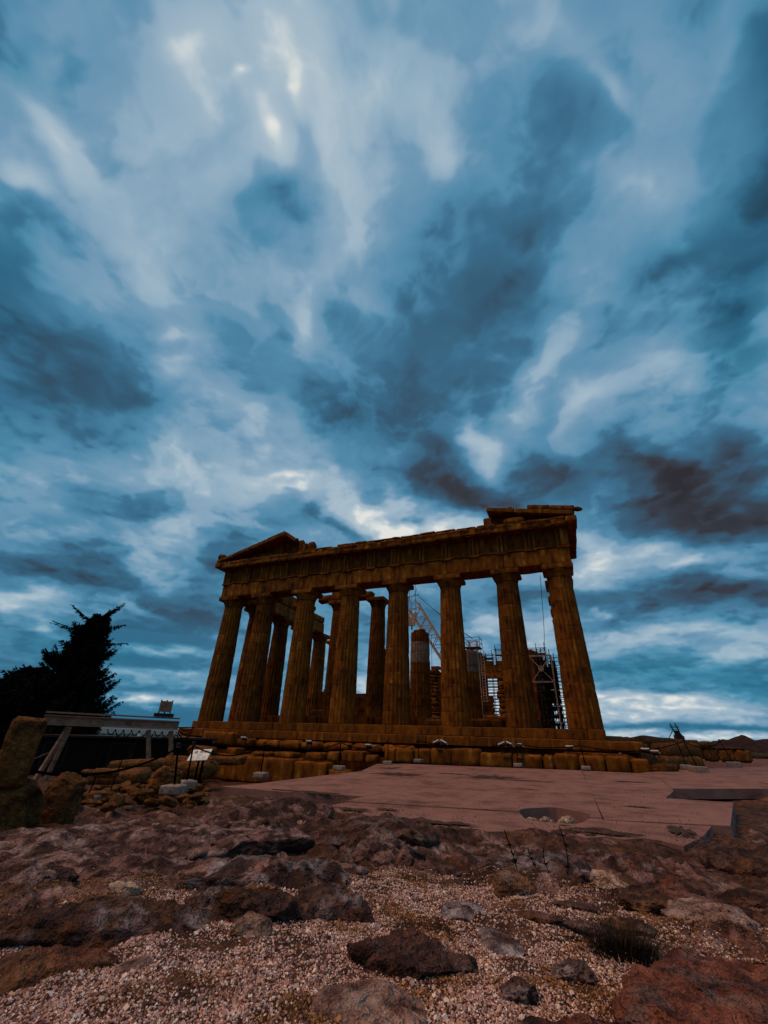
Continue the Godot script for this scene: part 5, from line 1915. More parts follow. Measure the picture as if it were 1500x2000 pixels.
func scatter(called: String, mesh: Mesh, mat: Material, xs: Array[Transform3D], tints := PackedColorArray(), parent: Node = self) -> MultiMeshInstance3D:
	var mm := MultiMesh.new()
	mm.transform_format = MultiMesh.TRANSFORM_3D
	mm.use_colors = tints.size() > 0
	mm.mesh = mesh
	mm.instance_count = xs.size()
	for i in xs.size():
		mm.set_instance_transform(i, xs[i])
		if tints.size() > 0:
			mm.set_instance_color(i, tints[i])
	var mi := MultiMeshInstance3D.new()
	mi.multimesh = mm
	mi.material_override = mat
	mi.name = fresh(called) if parent == self else called
	parent.add_child(mi, true)
	return mi


func build_right_stones() -> void:
	# blocks ranged beyond the right-hand corner
	var spec := [
		["upper block touching the temple's right corner", 2.1, 0.7, 15.9, -1.0, -3.0, 1], ["upper block second from the temple's right corner", 1.5, 0.7, 17.3, -1.02, -4.4, 3], ["longest dark upper block of the row past the corner", 3.0, 0.75, 18.6, -1.02, -5.8, 3],
		["last upper block of the row, pale broken end", 1.2, 0.72, 20.0, -1.02, -7.2, 0],
		["lower block behind the pair of square socket stones", 1.8, 0.75, 17.0, -1.85, -1.2, 3], ["lower tawny block in the middle of the row past the corner", 1.9, 0.72, 18.9, -1.3, -3.6, 2], ["lower right tawny block under the leaning ladder", 2.0, 0.8, 20.1, -1.3, -5.6, 2],
		["bottom block with a slanting end at the row's foot", 1.9, 0.72, 18.7, -1.95, -2.8, 0], ["bottom block right of the slanting one", 1.6, 0.7, 19.9, -1.95, -4.4, 2], ["low dark block at the foot of the row, beside the pavement", 1.1, 0.42, 17.8, -1.98, 0.8, 3],
	]
	var k := 0
	for e in spec:
		stone("ranged_block", e[0], "stone block", Vector3(e[1], e[2], 1.1), e[3], e[4], e[5], 200 + k, stony(e[6]), 0.85, 0.75, 0, 0, "blocks ranged past the temple's right corner", 0.10, 9)
		k += 1
	# the low wall of squared stones further back
	var far := [["first block of the far low wall, broken", 21.8, 0], ["second block of the far low wall", 22.9, 2], ["third block of the far low wall", 24.0, 1], ["fourth block of the far low wall", 25.1, 2], ["last and palest block of the far low wall", 26.2, 2]]
	for e in far:
		stone("far_wall_block", e[0], "stone block", Vector3(1.15, 0.95, 0.8), e[1], -1.75, -17.5, 220 + k, stony(e[2]), 0.9, 0.1, 0, 0, "squared blocks of the far low wall", 0.08, 8)
		k += 1
	var top := part("wall_capping", block(Vector3(4.6, 0.12, 0.9), 0.02, 230, Vector3i(8, 1, 2)), M.stone_3, self, at(24.2, -0.74, -17.5, 0.05))
	tag(top, "thin dark capping slab on the far low wall", "slab")
	for e in [["upright pale block on the far low wall", 22.1, 0.7, 0.95], ["low pinkish block beside the upright one on the far low wall", 22.95, 0.85, 0.5], ["rightmost pinkish stone on the far low wall", 23.9, 0.8, 0.42]]:
		stone("pale_block", e[0], "stone block", Vector3(e[2], e[3], 0.6), e[1], -0.7, -17.6, 240 + k, M.stone_2, 0.8, 0.2, 0, 0, "pale stones standing on the far low wall", 0.15, 8)
		k += 1
	var lad := thing("leaning_ladder", "dark leaning wooden ladder-like frame above the blocks right of the temple", "ladder", Vector3(20.45, -0.5, -8.9), 0.2)
	lad.scale = Vector3.ONE * 0.62
	var rails := Acc.new()
	rails.bar(Vector3(0.15, 0, 0), Vector3(-0.35, 1.95, 0), 0.09)
	rails.bar(Vector3(0.75, 0, 0), Vector3(0.15, 2.0, 0), 0.09)
	part("rail", rails.mesh(), M.dark_iron, lad)
	var pan := Acc.new()
	pan.quad(Vector3(0.2, 0, 0.02), Vector3(0.72, 0, 0.02), Vector3(0.35, 1.25, 0.02), Vector3(-0.1, 1.25, 0.02))
	pan.quad(Vector3(0.72, 0, -0.02), Vector3(0.2, 0, -0.02), Vector3(-0.1, 1.25, -0.02), Vector3(0.35, 1.25, -0.02))
	part("board", pan.mesh(), M.dark_iron, lad)
	for y in [1.35, 1.55, 1.68]:
		var r := Acc.new()
		r.bar(Vector3(-0.4 - 0.2 * (y - 1.35), y, 0), Vector3(0.5, y, 0), 0.06)
		part("rung", r.mesh(), M.dark_iron, lad)
	var prop := Acc.new()
	prop.bar(Vector3(-0.2, 1.3, 0), Vector3(-1.1, 0.2, 0.2), 0.06)
	part("prop", prop.mesh(), M.dark_iron, lad)
	# square stones with a white socket, by the corner
	for e in [["left of two dark stones with a pale square socket by the right corner", 16.55, -1.5, -0.6], ["right of two dark stones with a pale square socket by the right corner", 17.25, -1.5, -1.4]]:
		var s := thing("socket_stone", e[0], "stone block", Vector3(e[1], e[2], e[3]))
		part("stone", block(Vector3(0.75, 0.85, 0.7), 0.05, 260 + k, Vector3i(3, 3, 3)), M.stone_3, s, at(0, 0.42, 0))
		var ring := Acc.new()
		for q in [[0, 0.11, 0.3, 0.07], [0, -0.11, 0.3, 0.07], [-0.12, 0, 0.07, 0.16], [0.12, 0, 0.07, 0.16]]:
			ring.box(at(q[0], 0.55 + q[1], 0.36), Vector3(q[2], q[3], 0.06))
		part("socket_rim", ring.mesh(), M.lamp_hood, s)
		k += 1
	# shrubs on the hill's edge beyond
	var xs: Array[Transform3D] = []
	for i in 900:
		var z := rng.randf_range(-75.0, -52.0)
		xs.append(Transform3D(Basis.from_euler(Vector3(0, rng.randf() * TAU, 0)).scaled(Vector3.ONE * rng.randf_range(0.5, 1.3)), set_on(rng.randf_range(28.0, 80.0), z, 0.2)))
	stuff(scatter("far_scrub", boulder(Vector3(1.5, 1.0, 1.5), 280, 5, 0.5, 0.1), M.scrub, xs))
	var pole := part("thin_mast", cable_mesh(Vector3(22.6, -0.6, -17.9), Vector3(22.1, 1.0, -17.9), 0.025, 0.0), M.dark_iron, self)
	tag(pole, "thin leaning rod behind the upright pale block on the far wall", "rod")

# ---------------------------------------------------------------- rope fence, floodlights, info board
func fence_post(label: String, x: float, y: float, z: float, high: float, lean_x := 0.0, lean_z := 0.0, foot := 0.46, group := "rope fence posts on pale concrete feet") -> Vector3:
	var t := thing("fence_post", label, "fence post", Vector3(x, y, z), rng.randf_range(-0.3, 0.3), group)
	var f := block(Vector3(foot, foot * 0.4, foot), 0.015, int(x * 31.0), Vector3i(5, 3, 5))
	part("concrete_foot", f, M.footing, t, at(0, foot * 0.17, 0))
	var top := Vector3(lean_x, high, lean_z)
	var p := Acc.new()
	p.rod(Vector3(0, foot * 0.3, 0), top, 0.024, 8)
	p.lathe([[0.05, 0.0], [0.05, 0.05], [0.0, 0.06]], 8, top - Vector3(0, 0.03, 0))
	part("rod", p.mesh(), M.dark_iron, t)
	var ring := Acc.new()
	ring.lathe([[0.045, 0.0], [0.055, 0.03], [0.045, 0.06]], 8, top * 0.9)
	part("rope_ring", ring.mesh(), M.dark_iron, t)
	return t.transform * (top * 0.92)


func rope(label: String, a: Vector3, b: Vector3, sag: float) -> void:
	var o := part("fence_rope", cable_mesh(a, b, 0.022, sag), M.rope, self)
	tag(o, label, "rope", "ropes slung between the fence posts")


func floodlight(label: String, x: float, y: float, z: float, heads: int, turn: float, stand := 0.35) -> void:
	var t := thing("floodlight", label, "floodlight", Vector3(x, y, z), turn, "floodlights along the foot of the steps")
	var s := Acc.new()
	s.box(at(0, -stand, 0), Vector3(0.34, 0.05, 0.3))
	for k in [-1, 1]:
		s.bar(Vector3(0.14 * k * heads, -stand, 0), Vector3(0.14 * k * heads, 0.02, 0), 0.04)
	part("bracket", s.mesh(), M.dark_iron, t)
	for h in heads:
		var side := (h * 2.0 - 1.0) if heads > 1 else 0.0
		var x0 := at(0.23 * side, 0.06, 0, 0, -0.35, -0.42 * side)
		part("lamp_housing", block(Vector3(0.44, 0.10, 0.42), 0.015, 310 + h, Vector3i(2, 1, 2)), M.lamp_hood, t, x0)
		var g := Acc.new()
		g.box(x0 * at(0, -0.085, -0.02), Vector3(0.34, 0.06, 0.32))
		part("lamp_front", g.mesh(), M.dark_iron, t)


func build_fence_and_lamps() -> void:
	var p := []
	p.append(fence_post("rope post with large pale foot in the left foreground, nearest post", 5.11, -2.0, 21.62, 0.98, -0.12, 0.0, 0.46))
	p.append(fence_post("rope post just left of the info board, behind the nearest post", 3.23, -2.16, 19.25, 1.12, -0.03, 0.0, 0.46))
	p.append(fence_post("rope post in front of the big foundation slabs, at the pavement's left edge", 2.35, -2.24, 14.5, 1.18))
	p.append(fence_post("rope post on the pavement's left rim below the third column", 3.75, -2.10, 10.67, 1.18))
	p.append(fence_post("rope post at the pavement's far left corner below the fourth column", 4.11, -2.05, 5.62, 1.2))
	p.append(fence_post("rope post close to the steps below the fifth column", 5.1, -1.98, 3.2, 1.2))
	p.append(fence_post("rope post on the pavement below the seventh column", 10.63, -1.96, 2.75, 1.2))
	p.append(fence_post("rope post on the pavement below the corner column", 14.04, -1.94, 2.7, 1.2, -0.1))
	p.append(fence_post("leaning rope post past the pavement's far right corner", 19.42, -1.87, 0.65, 1.5, -0.42, 0.1, 0.7))
	p.append(fence_post("short leaning rope post left of the far right leaning one", 19.3, -1.85, -1.5, 1.3, -0.15, 0.0, 0.6))
	p.append(fence_post("farthest right leaning rope post beside the far low wall", 22.79, -1.77, -6.56, 1.5, -0.4, 0.0, 0.75))
	rope("rope from the left edge sagging to the nearest left post", Vector3(5.8, -1.05, 26.4), p[0], 0.42)
	rope("rope between the nearest left post and the one by the info board", p[0], p[1], 0.12)
	rope("rope sagging in front of the info board", p[1], p[2], 0.3)
	rope("rope in front of the big foundation slabs", p[2], p[3], 0.26)
	rope("rope along the pavement's left rim", p[3], p[4], 0.3)
	rope("short rope below the fourth and fifth columns", p[4], p[5], 0.3)
	rope("long rope below the sixth column", p[5], p[6], 0.25)
	rope("rope below the corner column", p[6], p[7], 0.15)
	rope("rope from the corner column post to the right leaning post", p[7], p[8], 0.35)
	rope("rope among the leaning posts at the far right", p[8], p[10], 0.3)
	# loose concrete feet lying about on the left
	var k := 0
	for e in [["left loose concrete foot on the slope behind the dark stump", 3.45, 22.4, 0.62], ["small loose concrete foot right of the larger one on the left slope", 3.0, 21.5, 0.42], ["loose concrete foot right of the board's stand", 2.7, 18.2, 0.5]]:
		var o := part("concrete_foot", block(Vector3(e[3], 0.2, e[3] * 0.8), 0.015, 330 + k, Vector3i(4, 2, 4)), M.footing, self, at(e[1], ground_height(e[1], e[2]) + 0.1, e[2], 0.5))
		tag(o, e[0], "concrete foot", "loose concrete feet")
		var r := Acc.new()
		r.rod(Vector3(0, 0.1, 0), Vector3(0.1, 0.9, 0), 0.015, 5)
		if k < 2:
			part("rod", r.mesh(), M.dark_iron, o)
		k += 1
	floodlight("single floodlight at the far left end of the steps", -14.38, -1.33, 2.0, 1, 0.3)
	floodlight("single floodlight on the block below the second column", -8.22, -1.15, 2.2, 1, 0.2)
	floodlight("floodlight on the ragged course below the third column", -2.79, -1.22, 2.3, 1, 0.1)
	floodlight("floodlight below the fourth column, right of the recess", 1.55, -1.3, 2.3, 1, 0.0)
	floodlight("double floodlight shaped like a roof below the sixth column", 6.17, -0.98, 2.2, 2, 0.0)
	floodlight("left double floodlight of the pair below the seventh column", 10.0, -0.96, 2.2, 2, 0.1, 0.6)
	floodlight("right floodlight of the pair below the seventh column", 10.75, -0.98, 2.2, 1, -0.3, 0.6)
	floodlight("small floodlight below the corner column", 13.4, -1.0, 2.0, 1, 0.0, 0.3)
	floodlight("left of two small floodlights past the right corner", 17.19, -1.0, 1.0, 1, -0.3)
	floodlight("right of two small floodlights past the right corner", 17.6, -1.08, 1.0, 1, -0.3)
	# the info board
	var t := thing("info_board", "white tilted information board on a dark post in front of the foundation slabs", "sign", Vector3(2.37, -2.30, 18.0), 0.35)
	var st := Acc.new()
	st.rod(Vector3(0, 0, 0), Vector3(0, 0.88, -0.05), 0.035, 8)
	st.rod(Vector3(0.12, 0, -0.1), Vector3(0.12, 0.85, -0.1), 0.04, 8)
	part("post", st.mesh(), M.dark_iron, t)
	var bs := Basis.from_euler(Vector3(0.75, 0, 0.10))
	var b := Acc.new()
	b.box(Transform3D(bs, Vector3(0.02, 0.88, 0.02)), Vector3(0.66, 0.02, 0.44))
	part("panel", b.mesh(), M.sign_white, t)
	var pr := PlaneMesh.new()
	pr.size = Vector2(0.63, 0.41)
	part("print", pr, board_print(), t, Transform3D(bs, Vector3(0.02, 0.88, 0.02) + bs * Vector3(0, 0.013, 0)))


func board_print() -> Material:
	# what can be made out of it: a round brown picture, a dark plan, a landscape, columns of small text
	var im := Image.create(256, 168, false, Image.FORMAT_RGB8)
	im.fill(Color(0.84, 0.84, 0.83))
	for y in 168:
		for x in 256:
			if Vector2(x - 62, y - 40).length() < 26.0:
				im.set_pixel(x, y, Color(0.42, 0.27, 0.19))
	im.fill_rect(Rect2i(110, 20, 54, 34), Color(0.30, 0.33, 0.38))
	im.fill_rect(Rect2i(172, 16, 66, 44), Color(0.55, 0.52, 0.48))
	im.fill_rect(Rect2i(178, 30, 24, 22), Color(0.25, 0.22, 0.22))
	im.fill_rect(Rect2i(90, 66, 74, 34), Color(0.62, 0.68, 0.75))
	var r := RandomNumberGenerator.new()
	r.seed = 3
	for c in 3:
		for l in 11:
			im.fill_rect(Rect2i(16 + c * 80, 108 + l * 5, r.randi_range(48, 70), 2), Color(0.4, 0.4, 0.42))
	var m := StandardMaterial3D.new()
	m.albedo_texture = ImageTexture.create_from_image(im)
	m.roughness = 0.4
	return m

# ---------------------------------------------------------------- the bare rock and gravel in front
const MAUVE := [Color(0.14, 0.076, 0.062), Color(0.28, 0.175, 0.155), Color(0.34, 0.265, 0.26), Color(0.055, 0.024, 0.015)]
const DARK := [Color(0.05, 0.026, 0.020), Color(0.10, 0.056, 0.045), Color(0.22, 0.19, 0.20), Color(0.13, 0.06, 0.025)]
const RED := [Color(0.16, 0.056, 0.032), Color(0.22, 0.085, 0.052), Color(0.09, 0.034, 0.024), Color(0.24, 0.15, 0.13)]
const BROWN := [Color(0.17, 0.085, 0.040), Color(0.27, 0.145, 0.075), Color(0.10, 0.05, 0.03), Color(0.32, 0.24, 0.20)]
const BLUISH := [Color(0.20, 0.165, 0.165), Color(0.30, 0.26, 0.27), Color(0.36, 0.34, 0.37), Color(0.15, 0.08, 0.06)]
const PALE := [Color(0.42, 0.32, 0.24), Color(0.55, 0.43, 0.33), Color(0.36, 0.24, 0.16), Color(0.62, 0.52, 0.42)]


func outcrop(label: String, sx: float, sy: float, sz: float, x: float, z: float, sd: int, colors: Array, turn := 0.0, sink := 0.5, n := 30, rough := 0.44, boxy := 0.35, tilt := 0.0, called := "rock_outcrop") -> void:
	var y := ground_height(x, z)
	var o := part(called, boulder(Vector3(sx, sy, sz), sd, n, rough, boxy, colors), M.rock, self, at(x, y + sy * (0.5 - sink), z, turn, 0.0, tilt))
	tag(o, label, "rock")


func build_foreground() -> void:
	# left: long ledges of mauve-grey rock, one behind the other
	outcrop("broad mauve rock ledge at the left edge below the dark stump", 3.2, 0.34, 1.9, 8.2, 26.0, 501, MAUVE, 0.62, 0.5, 70)
	outcrop("long mauve ledge in the left middle ground, behind a dark gully", 2.6, 0.34, 1.3, 9.3, 25.2, 502, MAUVE, 0.45, 0.5, 60)
	outcrop("low pale mauve shelf in front of the broad left ledge", 1.9, 0.24, 0.8, 9.4, 26.75, 503, MAUVE, 0.6, 0.5, 50)
	outcrop("big smooth dark mound at the pavement's left front corner", 2.9, 0.9, 2.3, 8.6, 22.9, 504, [MAUVE[0], MAUVE[1], DARK[0], MAUVE[3]], 0.5, 0.5, 60, 0.24, 0.15)
	outcrop("narrow purple-grey rock ridge across the left of the gravel", 1.9, 0.30, 0.6, 10.9, 26.5, 505, [MAUVE[1], BLUISH[0], BLUISH[2], MAUVE[3]], 0.42, 0.5, 60)
	outcrop("black-brown craggy ridge at the lower left", 1.5, 0.30, 0.55, 10.9, 27.85, 506, DARK, 0.55, 0.48, 64, 0.42)
	outcrop("second dark craggy lump joined to the lower left ridge", 0.8, 0.26, 0.42, 11.45, 27.3, 507, DARK, 0.3, 0.46, 48, 0.42)
	outcrop("dark rounded rock right of the purple-grey ridge", 0.7, 0.24, 0.5, 11.9, 26.8, 508, DARK, 0.2, 0.5, 34)
	# middle: the broken rim of rock in front of the pavement
	outcrop("brown-grey rim rock below the pavement's front, left of the dark hole", 2.3, 0.6, 1.5, 10.7, 23.7, 510, [MAUVE[0], BROWN[2], BLUISH[0], MAUVE[3]], 0.35, 0.55, 40)
	outcrop("jagged rim rock with a brown face left of the dark hole", 1.1, 0.55, 0.9, 11.4, 24.6, 511, [BROWN[2], MAUVE[1], BLUISH[0], DARK[0]], 0.2, 0.5, 34, 0.4)
	outcrop("bluish-grey rim rock right of the dark hole", 1.9, 0.46, 1.2, 12.9, 23.6, 512, [MAUVE[0], BLUISH[0], BLUISH[2], MAUVE[3]], 0.1, 0.55, 38)
	outcrop("reddish rim rock under the pavement's right front", 1.7, 0.5, 1.2, 14.3, 22.9, 513, [RED[0], MAUVE[1], BLUISH[0], MAUVE[3]], -0.1, 0.55, 38)
	outcrop("dark layered rock below the pavement's right corner", 2.4, 0.62, 1.6, 16.4, 21.6, 514, [DARK[1], MAUVE[0], BROWN[0], DARK[0]], -0.3, 0.52, 40)
	outcrop("low brown rock at the right edge below the pavement corner", 1.6, 0.4, 1.2, 15.7, 23.6, 515, [BROWN[2], MAUVE[0], BROWN[0], DARK[0]], -0.2, 0.5, 36)
	outcrop("tawny block of rock under the dry plants", 0.4, 0.26, 0.42, 13.05, 25.45, 516, BROWN, 0.3, 0.38, 28, 0.3, 0.6)
	outcrop("yellow-brown weathered boulder below the white stone", 0.5, 0.24, 0.6, 14.15, 25.3, 517, [BROWN[0], BROWN[1], DARK[0], BROWN[2]], -0.3, 0.42, 30, 0.4)
	outcrop("slanting white stone lying among the dry plants", 0.48, 0.14, 0.18, 13.92, 24.95, 518, PALE, -0.45, 0.2, 22, 0.25, 0.7, -0.35, "white_stone")
	outcrop("pale gravelly hump of old mortar at the right", 0.75, 0.18, 0.6, 14.55, 25.5, 519, [Color(0.34, 0.22, 0.19), Color(0.42, 0.30, 0.26), Color(0.25, 0.15, 0.12), Color(0.5, 0.38, 0.33)], -0.2, 0.42, 34, 0.3, 0.2, 0.0, "mortar_hump")
	# lower right: one great reddish slab
	outcrop("great reddish-brown rock slab filling the lower right corner", 1.7, 0.46, 1.5, 14.62, 27.35, 520, RED, -0.35, 0.5, 90, 0.3, 0.3)
	outcrop("low reddish rock in front of the great slab", 0.7, 0.22, 0.5, 13.65, 27.95, 521, [RED[0], RED[1], BLUISH[0], DARK[0]], 0.3, 0.5, 30, 0.4)
	outcrop("dark brown cracked rock in the lower middle of the gravel", 0.8, 0.24, 0.40, 12.66, 27.3, 522, [DARK[1], RED[0], BLUISH[0], DARK[0]], 0.25, 0.45, 40, 0.4)
	outcrop("blue-grey flat stone beside the cracked rock", 0.26, 0.09, 0.5, 13.08, 26.6, 523, BLUISH, 0.5, 0.42, 24, 0.3, 0.3)
	outcrop("small blue-grey stone left of the dark grass tuft", 0.24, 0.11, 0.2, 13.55, 26.98, 524, BLUISH, 0.3, 0.4, 22)
	outcrop("grey sunken stone right of the cracked rock", 0.2, 0.16, 0.3, 13.3, 27.4, 525, [DARK[1], BLUISH[0], BLUISH[1], DARK[0]], 0.2, 0.5, 22)
	outcrop("pale round stone sunk in the gravel at lower left", 0.2, 0.07, 0.16, 11.5, 28.2, 526, [Color(0.26, 0.19, 0.17), Color(0.33, 0.26, 0.23), Color(0.22, 0.15, 0.13), Color(0.36, 0.28, 0.25)], 0.4, 0.45, 20, 0.2, 0.1, 0.0, "sunken_stone")
	outcrop("squarish pale stone with a shaded side in the gravel", 0.26, 0.14, 0.24, 11.72, 27.55, 527, [Color(0.30, 0.20, 0.15), Color(0.38, 0.26, 0.21), Color(0.24, 0.13, 0.08), Color(0.42, 0.33, 0.28)], 0.5, 0.42, 22, 0.25, 0.6, 0.0, "sunken_stone")
	outcrop("cream stone lying on the ochre earth at the left", 0.27, 0.12, 0.17, 10.35, 27.3, 528, PALE, 0.5, 0.3, 20, 0.25, 0.5, 0.0, "cream_stone")
	outcrop("rust-brown low rock at the bottom left edge", 0.8, 0.2, 0.5, 11.0, 28.35, 529, [RED[0], BROWN[0], DARK[0], RED[1]], 0.6, 0.5, 30, 0.4)
	outcrop("gravel-crusted ledge with a dark edge at the bottom middle", 0.55, 0.12, 0.42, 12.7, 27.95, 530, [Color(0.30, 0.19, 0.16), Color(0.36, 0.25, 0.21), Color(0.22, 0.12, 0.09), Color(0.4, 0.3, 0.26)], 0.1, 0.42, 30, 0.3, 0.6, 0.0, "mortar_ledge")
	# smaller outcrops between the big ones
	for e in [
		["small mauve outcrop between the smooth mound and the left ledges", 9.35, 24.3, 0.9, 0.28, 0.6, 0.5, MAUVE], ["brown outcrop in front of the smooth mound, left of the dark tuft", 9.9, 23.5, 0.8, 0.26, 0.6, 0.3, BROWN],
		["dark lump of rock between the purple-grey ridge and the rim rocks", 10.9, 24.9, 0.9, 0.26, 0.5, 0.5, DARK], ["grey outcrop rising left of the gravel hollow's top", 11.3, 25.6, 0.7, 0.24, 0.4, 0.4, [MAUVE[1], BLUISH[0], BLUISH[1], DARK[0]]],
		["mauve lump just below the jagged rim rock", 12.2, 25.0, 0.5, 0.2, 0.4, 0.1, MAUVE], ["reddish low rock behind the yellow-brown boulder", 14.5, 24.5, 0.8, 0.26, 0.5, -0.2, RED],
		["brown layered rock at the right edge behind the gravelly hump", 15.3, 24.6, 1.0, 0.28, 0.6, -0.4, [BROWN[0], MAUVE[1], BROWN[1], DARK[0]]], ["pale mauve rock at the left edge beside the ochre earth", 9.3, 27.4, 0.8, 0.2, 0.5, 0.6, MAUVE],
		["small dark rock on the gravel below the purple-grey ridge", 11.75, 27.05, 0.3, 0.13, 0.24, 0.3, DARK], ["flat bluish patch of rock showing through the gravel in the middle", 12.75, 26.3, 0.4, 0.08, 0.3, 0.4, BLUISH],
		["low brown rock showing through the gravel beside the flat slabs", 13.9, 26.0, 0.4, 0.1, 0.26, -0.1, BROWN], ["dark bank of rock under the dry stalks", 13.25, 24.75, 1.0, 0.24, 0.4, 0.0, DARK]]:
		outcrop(e[0], e[3], e[4], e[5], e[1], e[2], 600 + int(e[1] * 13.0 + e[2] * 7.0), e[7], e[6], 0.46, 34, 0.46, 0.4)
	for e in [["broken flat brown slab on the gravel, left piece", 13.3, 26.15, 0.36, 540], ["broken flat brown slab on the gravel, right piece", 13.62, 26.1, 0.4, 541], ["thin flat slab behind the two broken ones", 13.55, 25.7, 0.34, 542]]:
		outcrop(e[0], e[3], 0.045, 0.16, e[1], e[2], e[4], [BROWN[0], MAUVE[1], BROWN[2], MAUVE[0]], 0.1, 0.1, 14, 0.2, 0.8, 0.0, "flat_slab")
	# pale stones in the pit of the pavement and by its front
	var spots := [[12.62, 19.25, "leftmost small stone in the round pit of the pavement"], [12.75, 19.5, "second small stone from the left in the round pit"], [12.9, 19.62, "frontmost pale stone in the round pit"], [13.08, 19.6, "small stone at the front of the round pit, below the tallest dry stalk"], [13.25, 19.55, "small stone right of the middle in the round pit"], [13.4, 19.45, "rightmost small stone in the round pit of the pavement"], [12.95, 19.3, "small stone at the back of the heap in the round pit"], [13.3, 19.25, "small stone at the back right of the round pit"],
		[9.0, 23.6, "pale stone on dark earth between mound and rim rock, nearest the mound"], [9.6, 23.1, "larger pale stone on the dark earth before the pavement tuft"], [9.85, 22.8, "pale stone right beside the dark tuft at the pavement's front"], [9.75, 23.6, "orange-tinged pebble on the dark earth before the rim rock"], [7.6, 24.4, "pale pebble in front of the smooth dark mound"], [9.3, 22.9, "flat pale stone behind the others on the dark earth"]]
	var k := 0
	for s in spots:
		var sz := rng.randf_range(0.09, 0.2)
		var o := part("small_pale_stone", boulder(Vector3(sz * 1.3, sz, sz), 560 + k, 8, 0.25, 0.5, PALE), M.rock, self, tumbled(s[0], ground_height(s[0], s[1]) + sz * 0.3, s[1]))
		tag(o, s[2], "stone", "pale stones in the round pit of the pavement" if k < 8 else "pale stones scattered before the pavement")
		k += 1
	build_gravel()
	build_pavement_grit()
	build_plants()


func tumbled(x: float, y: float, z: float) -> Transform3D:
	return at(x, y, z, rng.randf() * TAU, rng.randf_range(-0.2, 0.2))


func pebble_mesh(sd: int) -> ArrayMesh:
	var rr := RandomNumberGenerator.new()
	rr.seed = sd
	return lattice(Vector3i(1, 1, 1), func(p: Vector3) -> Vector3:
		var h := absi(hash(Vector3i(p * 10.0) + Vector3i(sd, 0, 0)))
		return p.normalized() * Vector3(0.7 + 0.6 * float(h % 97) / 97.0, 0.5 + 0.45 * float(h % 89) / 89.0, 0.7 + 0.5 * float(h % 83) / 83.0))


func gravel_share(x: float, z: float) -> float:
	# how thickly gravel lies here: all over the hollow before the viewer, thin on the left ledges and towards the pavement
	var d := n_ground.get_noise_2d(x * 3.1, z * 3.1) * 0.9
	var bed := 1.0 - 0.82 * bare_rock(x, z)
	var left := smoothstep(10.9, 9.6, x + (z - 27.0) * 0.5)
	return bed * (1.0 - 0.7 * left) * clampf(1.12 + d * 2.4, 0.08, 1.0)


func build_gravel() -> void:
	var tones := [Color(0.68, 0.36, 0.28), Color(0.55, 0.28, 0.21), Color(0.82, 0.54, 0.43), Color(0.28, 0.12, 0.09), Color(0.60, 0.31, 0.18), Color(0.88, 0.68, 0.57), Color(0.12, 0.05, 0.04), Color(0.44, 0.27, 0.26)]
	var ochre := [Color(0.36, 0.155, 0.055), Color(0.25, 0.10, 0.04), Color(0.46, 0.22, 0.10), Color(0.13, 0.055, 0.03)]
	for batch in 4:
		var xs: Array[Transform3D] = []
		var cs := PackedColorArray()
		for i in 80000:
			# thrown evenly over the sector before the viewer
			var az := deg_to_rad(rng.randf_range(-72.0, 25.0))
			var r := sqrt(lerpf(2.0, 36.0, pow(rng.randf(), 1.25)))
			var x := EYE_X + sin(az) * r
			var z := EYE_Z - cos(az) * r
			if rng.randf() > gravel_share(x, z):
				continue
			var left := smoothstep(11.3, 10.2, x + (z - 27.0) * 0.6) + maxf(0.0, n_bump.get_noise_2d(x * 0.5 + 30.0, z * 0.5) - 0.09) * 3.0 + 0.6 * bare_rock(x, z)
			var s := lerpf(0.0036, 0.0095, pow(rng.randf(), 1.6)) * (1.0 + (1.0 if rng.randf() < 0.04 else 0.0))
			var y := ground_height(x, z) + s * rng.randf_range(-0.1, 0.6)
			xs.append(Transform3D(Basis.from_euler(Vector3(rng.randf_range(-1.2, 1.2), rng.randf() * TAU, rng.randf_range(-1.2, 1.2))).scaled(Vector3.ONE * s), Vector3(x, y, z)))
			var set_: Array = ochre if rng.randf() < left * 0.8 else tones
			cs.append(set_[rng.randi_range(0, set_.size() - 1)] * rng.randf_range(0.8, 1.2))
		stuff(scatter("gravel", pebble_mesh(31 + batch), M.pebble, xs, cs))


func build_pavement_grit() -> void:
	# grit and crumbs trodden onto the pavement, thickest along its broken front edge
	var xs: Array[Transform3D] = []
	var cs := PackedColorArray()
	for i in 5200:
		var x := rng.randf_range(6.5, 16.2)
		var z := 20.9 - pow(rng.randf(), 2.6) * 9.0
		if n_ground.get_noise_2d(x * 3.0, z * 3.0) < -0.12 or Vector2((x - 13.08) / 0.75, (z - 18.72) / 1.05).length() < 1.0 or z > 20.6 - maxf(0.0, 9.0 - x) * 0.7:
			continue
		var s := rng.randf_range(0.005, 0.014)
		xs.append(Transform3D(Basis.from_euler(Vector3(rng.randf(), rng.randf() * TAU, rng.randf())).scaled(Vector3.ONE * s), Vector3(x, platform_height(x, z) + s * 0.3, z)))
		cs.append(Color(0.20, 0.10, 0.075) * rng.randf_range(0.5, 2.2))
	stuff(scatter("pavement_grit", pebble_mesh(44), M.pebble, xs, cs))


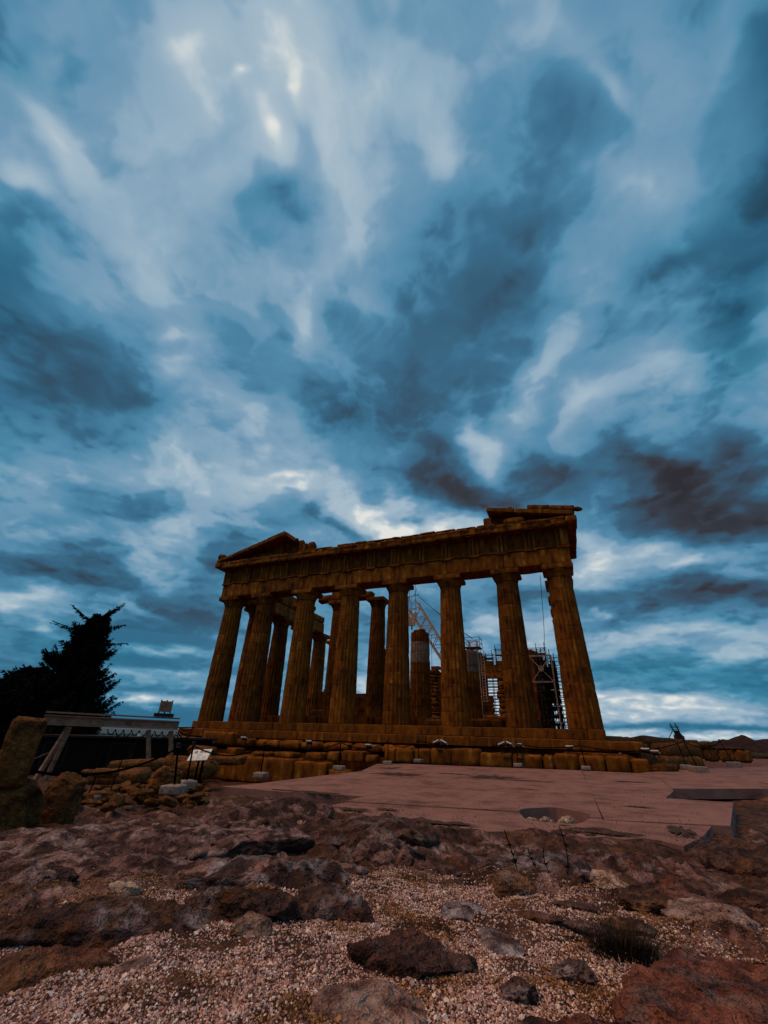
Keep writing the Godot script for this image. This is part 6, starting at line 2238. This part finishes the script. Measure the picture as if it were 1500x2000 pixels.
func tuft(label: String, x: float, z: float, blades: int, high: float, wide: float, sd: int, curl := 0.5) -> void:
	var a := Acc.new()
	var rr := RandomNumberGenerator.new()
	rr.seed = sd
	for b in blades:
		var az := rr.randf() * TAU
		var r := wide * sqrt(rr.randf()) * 0.5
		var p := Vector3(cos(az) * r, -0.02, sin(az) * r * 0.7)
		var out := Vector3(cos(az), 0, sin(az)) * rr.randf_range(0.1, 1.0) * curl
		var h := high * rr.randf_range(0.4, 1.0)
		var side := out.cross(Vector3.UP).normalized() * 0.0035
		var last := p
		for k in 3:
			var f := (k + 1) / 3.0
			var q := p + out * h * f * f + Vector3(0, h * (f - 0.28 * f * f), 0)
			var w0 := side * (1.0 - k / 3.2)
			var w1 := side * (1.0 - (k + 1) / 3.2)
			a.quad(last - w0, last + w0, q + w1, q - w1)
			last = q
	var o := part("grass_tuft", a.mesh(), M.dry_grass, self, Transform3D(Basis.IDENTITY, set_on(x, z, 0.01)))
	tag(o, label, "grass tuft", "dry tufts of grass")


func build_plants() -> void:
	tuft("large dark dry grass tuft on the gravel at lower right", 13.84, 26.55, 620, 0.24, 0.40, 1, 1.3)
	tuft("dark low tuft along the rim under the dry stalks", 13.15, 24.75, 500, 0.14, 0.6, 2, 0.7)
	tuft("dark tuft on the left end of the pavement's front edge", 9.85, 22.1, 420, 0.22, 0.8, 3, 0.6)
	tuft("small dark tuft right of the white stone", 14.0, 25.2, 200, 0.12, 0.2, 4, 0.7)
	tuft("thin reddish tuft on the great lower right slab", 14.25, 27.05, 110, 0.12, 0.2, 5, 0.8)
	tuft("faint tuft between the ledges at left", 9.6, 25.9, 160, 0.12, 0.4, 6, 0.8)
	# upright dry stalks with seed heads
	var k := 0
	for e in [["tallest dry stalk before the round pit", 13.45, 24.55, 0.52], ["thick seed-headed stalk at the left of the dry plants", 12.92, 24.55, 0.42], ["short dry stalk between the two taller ones", 13.2, 24.6, 0.26], ["branching dry stalk right of the short one", 13.36, 24.7, 0.30]]:
		var a := Acc.new()
		var rr := RandomNumberGenerator.new()
		rr.seed = 70 + k
		var pts := PackedVector3Array()
		for i in 7:
			var f := i / 6.0
			pts.append(Vector3(0.05 * sin(f * 3.0 + k) - 0.05 * f * k * 0.4, e[3] * f, 0.02 * sin(f * 5.0)))
		a.tube(pts, 0.005, 5)
		for i in 14:
			var f := rr.randf_range(0.35, 1.0)
			var p := pts[int(f * 5.9)]
			var out := Vector3(rr.randf_range(-1, 1), rr.randf_range(0.2, 1.0), rr.randf_range(-0.4, 0.4)).normalized()
			a.tube(PackedVector3Array([p, p + out * rr.randf_range(0.015, 0.05)]), 0.006 if k == 1 else 0.004, 4)
		var o := part("dry_stalk", a.mesh(), M.dry_grass, self, Transform3D(Basis.IDENTITY, set_on(e[1], e[2], 0.0)))
		tag(o, e[0], "dry plant", "dry stalks before the pavement")
		k += 1
